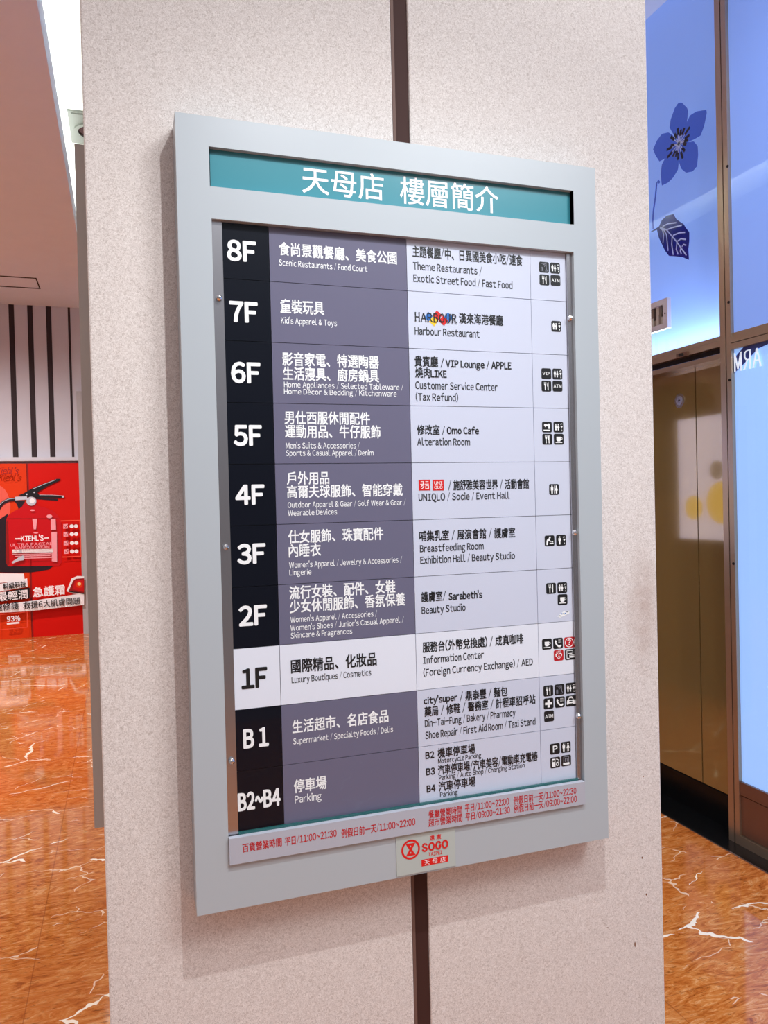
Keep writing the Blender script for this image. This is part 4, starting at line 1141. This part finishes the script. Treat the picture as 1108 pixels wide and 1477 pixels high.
MB().box((XP, YS, 0.0), (XG + 0.03, MY0, R1), BRONZE).build('skirting', w3)
# dark diagonal band and mirrored shop lettering on the lower pane
XL = XG + 0.004


def on_pane(x):
    return lambda y, z: (x, y, z)


mb = MB()
mb.poly([(XL + 0.004, y, z) for y, z in [(1.291, 2.0604), (1.2054, 2.1192), (1.0793, 2.1321), (1.0802, 2.0938), (1.1511, 2.0829), (1.2339, 2.0299), (1.2925, 1.9991)]], mat('deep_blue', (30, 48, 130), 0.4))
mb.build('dark_blue_band', w3, 'dark blue diagonal band across the corner of the pane')
mb = MB()
ay0, ay1, az, ah, aslope = (1.1268, 1.2796, 2.0485, 0.075, 0)
cells = MB()
serif_word(cells, 'ARM', mat('glowing_white_vinyl', (236, 246, 255), 0.4, emit=0.6), 0.0, 1.0, 0.0, 1.0, lambda x, z: (0.0, x, z), 0.055, (-2e-5, 0, 0))  # emission put into the letters to lift their brightness
mb.v = [(XL + q[0], ay0 + (ay1 - ay0) * q[1], az + ah * q[2]) for q in cells.v]
mb.f, mb.m, mb.mats = cells.f, cells.m, cells.mats
mb.build('shop_lettering', w3, 'white serif shop name seen mirrored from behind')

# flower decal on the transom glass
fl = thing('flower_decal', (XL, 1.5866, 3.1053), 'translucent blue five petalled flower decal on the tall blue glass above the bronze doors', 'decal')
for pts in [[(1.5866, 3.1053), (1.6242, 3.1666), (1.6475, 3.2071), (1.6388, 3.2403), (1.6101, 3.2784), (1.5858, 3.29), (1.5645, 3.2824), (1.5296, 3.2405), (1.5228, 3.2213), (1.5312, 3.182), (1.5547, 3.1348)], [(1.5866, 3.1053), (1.5545, 3.142), (1.5313, 3.1784), (1.5109, 3.1975), (1.4699, 3.1956), (1.4105, 3.1738), (1.4079, 3.1586), (1.425, 3.1106), (1.4477, 3.0788), (1.4903, 3.081), (1.54, 3.0882)], [(1.5866, 3.1053), (1.5296, 3.0871), (1.4905, 3.0725), (1.4669, 3.0413), (1.4649, 3.0013), (1.4732, 2.9549), (1.5022, 2.944), (1.5437, 2.9553), (1.5748, 2.9864), (1.5899, 3.0258)], [(1.5866, 3.1053), (1.5885, 3.0363), (1.5963, 2.9916), (1.6298, 2.9683), (1.6636, 2.9594), (1.7091, 2.9624), (1.7156, 3.0182), (1.7063, 3.06), (1.6886, 3.0752), (1.6373, 3.0981)], [(1.5866, 3.1053), (1.6489, 3.0808), (1.6885, 3.079), (1.723, 3.0823), (1.751, 3.1249), (1.7666, 3.1586), (1.7374, 3.1878), (1.7021, 3.2023), (1.657, 3.1891), (1.6298, 3.1654)]]:
    MB().prism([(XL, y, z) for y, z in pts], (0.0006, 0, 0), DECALB).build('petal', fl)
mb = MB()
fy, fz = (1.5866, 3.1053)
random.seed(2)
for k in range(17):
    a = 2 * math.pi * k / 17 + random.uniform(-.1, .1)
    rr = random.uniform(0.055, 0.085)
    c, s = math.cos(a), math.sin(a)
    mb.prism([(XL - 0.0008, fy + py, fz + pz) for py, pz in stroke([(0, 0), (rr * .6 * c, rr * .6 * s)], 0.004)], (0.0004, 0, 0), DECALW)
    mb.prism([(XL - 0.0010, fy + py, fz + pz) for py, pz in stroke([(rr * .55 * c, rr * .55 * s), (rr * .8 * c, rr * .8 * s), (rr * c, rr * s)], 0.013)], (0.0004, 0, 0), DECALK)
mb.build('stamens', fl, 'pale stamens with black tips')
MB().prism([(XL, y, z) for y, z in stroke([(1.7248, 2.981), (1.7337, 2.9952), (1.7457, 2.9877), (1.757, 2.9245), (1.7729, 2.8687), (1.7804, 2.8171), (1.7767, 2.781)], 0.011)], (0.0006, 0, 0), DECALB).build('stem', fl)
lfd = thing('leaf_decal', (XL, 1.6267, 2.6887), 'dark navy leaf decal with pale veins on the tall blue glass, under the flower', 'decal')
MB().prism([(XL, y, z) for y, z in [(1.7949, 2.7755), (1.7354, 2.7784), (1.7138, 2.8014), (1.6792, 2.8104), (1.6324, 2.8011), (1.6134, 2.7697), (1.5658, 2.7309), (1.5505, 2.7073), (1.5301, 2.6822), (1.5311, 2.6426), (1.5384, 2.6085), (1.5355, 2.5596), (1.5752, 2.5834), (1.6236, 2.6028), (1.6678, 2.6179), (1.6952, 2.6507), (1.737, 2.7252), (1.7498, 2.768), (1.7926, 2.7716)]], (0.0006, 0, 0), DECALD).build('leaf_blade', lfd)
mb = MB()
for pl in [[(1.7263, 2.7714), (1.6811, 2.7445), (1.6162, 2.6704), (1.5506, 2.5846)], [(1.6811, 2.7445), (1.6363, 2.7405), (1.5765, 2.7295)], [(1.7264, 2.7676), (1.7094, 2.7542), (1.7021, 2.7289), (1.7078, 2.6927)], [(1.7091, 2.7655), (1.6818, 2.7221), (1.6727, 2.6436)], [(1.643, 2.7016), (1.6473, 2.6656), (1.6377, 2.6138)], [(1.6373, 2.7035), (1.5935, 2.7014), (1.5562, 2.6903)], [(1.6109, 2.6649), (1.6172, 2.6335), (1.6049, 2.6059)], [(1.6075, 2.6675), (1.5835, 2.6708), (1.5518, 2.6567)], [(1.5792, 2.6325), (1.5683, 2.64), (1.5505, 2.6299)], [(1.5846, 2.6342), (1.5904, 2.6176), (1.5833, 2.6007)], [(1.709, 2.7693), (1.6691, 2.7691), (1.6138, 2.7543)]]:
    mb.prism([(XL - 0.0009, y, z) for y, z in stroke(pl, 0.006)], (0.0004, 0, 0), DECALW)
mb.build('leaf_veins', lfd, 'pale leaf veins')

# framed metal box fixed on the transom glass
by0, by1, bz0, bz1 = (1.6552, 1.8552, 2.279, 2.4196)
bx = thing('wall_box', (XG - 0.02, (by0 + by1) / 2, bz0), 'small silver framed metal box on the blue glass, half hidden by the pillar', 'box')
mb = MB()
wi = 0.026
mb.box((XG - 0.022, by0, bz0), (XG - 0.001, by0 + wi * 1.25, bz1), PLATE).box((XG - 0.022, by1 - wi * 1.25, bz0), (XG - 0.001, by1, bz1), PLATE)
mb.box((XG - 0.022, by0 + wi * 1.25, bz0), (XG - 0.001, by1 - wi * 1.25, bz0 + wi), PLATE).box((XG - 0.022, by0 + wi * 1.25, bz1 - wi), (XG - 0.001, by1 - wi * 1.25, bz1), PLATE)
mb.build('frame', bx)
mb = MB()
CRK = [mat('foil_light', (214, 220, 214), 0.2, 0.7), mat('foil_dark', (64, 58, 52), 0.2, 0.6), mat('foil_mid', (140, 138, 130), 0.2, 0.7)]
n = 7
random.seed(11)
for k in range(n):
    ya = by0 + wi * 1.25 + (by1 - by0 - wi * 2.5) * k / n
    yb = by0 + wi * 1.25 + (by1 - by0 - wi * 2.5) * (k + 1) / n
    zm = bz0 + wi + (bz1 - bz0 - 2 * wi) * random.uniform(.25, .6)
    mb.box((XG - 0.012 - random.uniform(0, .004), ya, bz0 + wi), (XG - 0.002, yb, zm), CRK[k % 2 * 2])
    mb.box((XG - 0.012, ya, zm), (XG - 0.002, yb, bz1 - wi), CRK[(k + 1) % 3])
mb.build('foil_insert', bx, 'crinkled reflective insert')
MB().prism([(XG - 0.022, by0 + 0.016 + 0.004 * c, (bz0 + bz1) / 2 + 0.004 * s) for c, s in arc(0, 0, 1, 1, n=10)], (-0.002, 0, 0), GAP).build('screw', bx)
for (yy, zz) in [(1.2791, 2.8719), (1.287, 2.3047), (1.2891, 1.9777), (1.2863, 1.1994)]:
    MB().prism([(XP, yy + 0.006 * c, zz + 0.006 * s) for c, s in arc(0, 0, 1, 1, n=10)], (-0.003, 0, 0), GAP).build('pin', post)

# ------------------------------------------------------------------ added lit panel, unseen behind the pillar, to mirror in the bronze doors
qx, qy0, qy1, qz0, qz1 = (0.95, 2.8866, 3.5059, 1.1636, 2.06)
lb = thing('added_lit_poster', (qx - 0.1, (qy0 + qy1) / 2, 0.0), 'white lit panel with yellow discs, added unseen behind the pillar to mirror in bronze doors', 'poster')
MB().box((qx - 0.2, qy0 - 0.02, 0.0), (qx - 0.02, qy1 + 0.02, qz1 + 0.03), BRONZEDK).build('cabinet', lb)
MB().box((qx - 0.02, qy0, qz0), (qx, qy1, qz1), POSTERW).build('lit_face', lb)
mb = MB()
for fy_, fz_, rr, M in ((.28, .30, .17, POSTERY), (.74, .26, .10, POSTERY), (.35, .56, .075, POSTERG), (.10, .72, .05, POSTERG)):
    k = qz1 - qz0
    mb.prism([(qx, qy0 + (qy1 - qy0) * fy_ + k * rr * c, qz0 + k * fz_ + k * rr * s) for c, s in arc(0, 0, 1, 1, n=24)], (0.002, 0, 0), M)
mb.build('printed_discs', lb, 'yellow and grey printed discs')
structure(MB().box((0.55, qy1 + 0.05, 0.0), (qx - 0.02, 6.6, 1.5), mat('olive_wall_panel', (170, 142, 98), 0.5)).box((0.55, qy1 + 0.05, 1.5), (qx - 0.02, 6.6, 2.36), mat('brown_wall_panel', (104, 74, 40), 0.5)).build('wall_middle'))
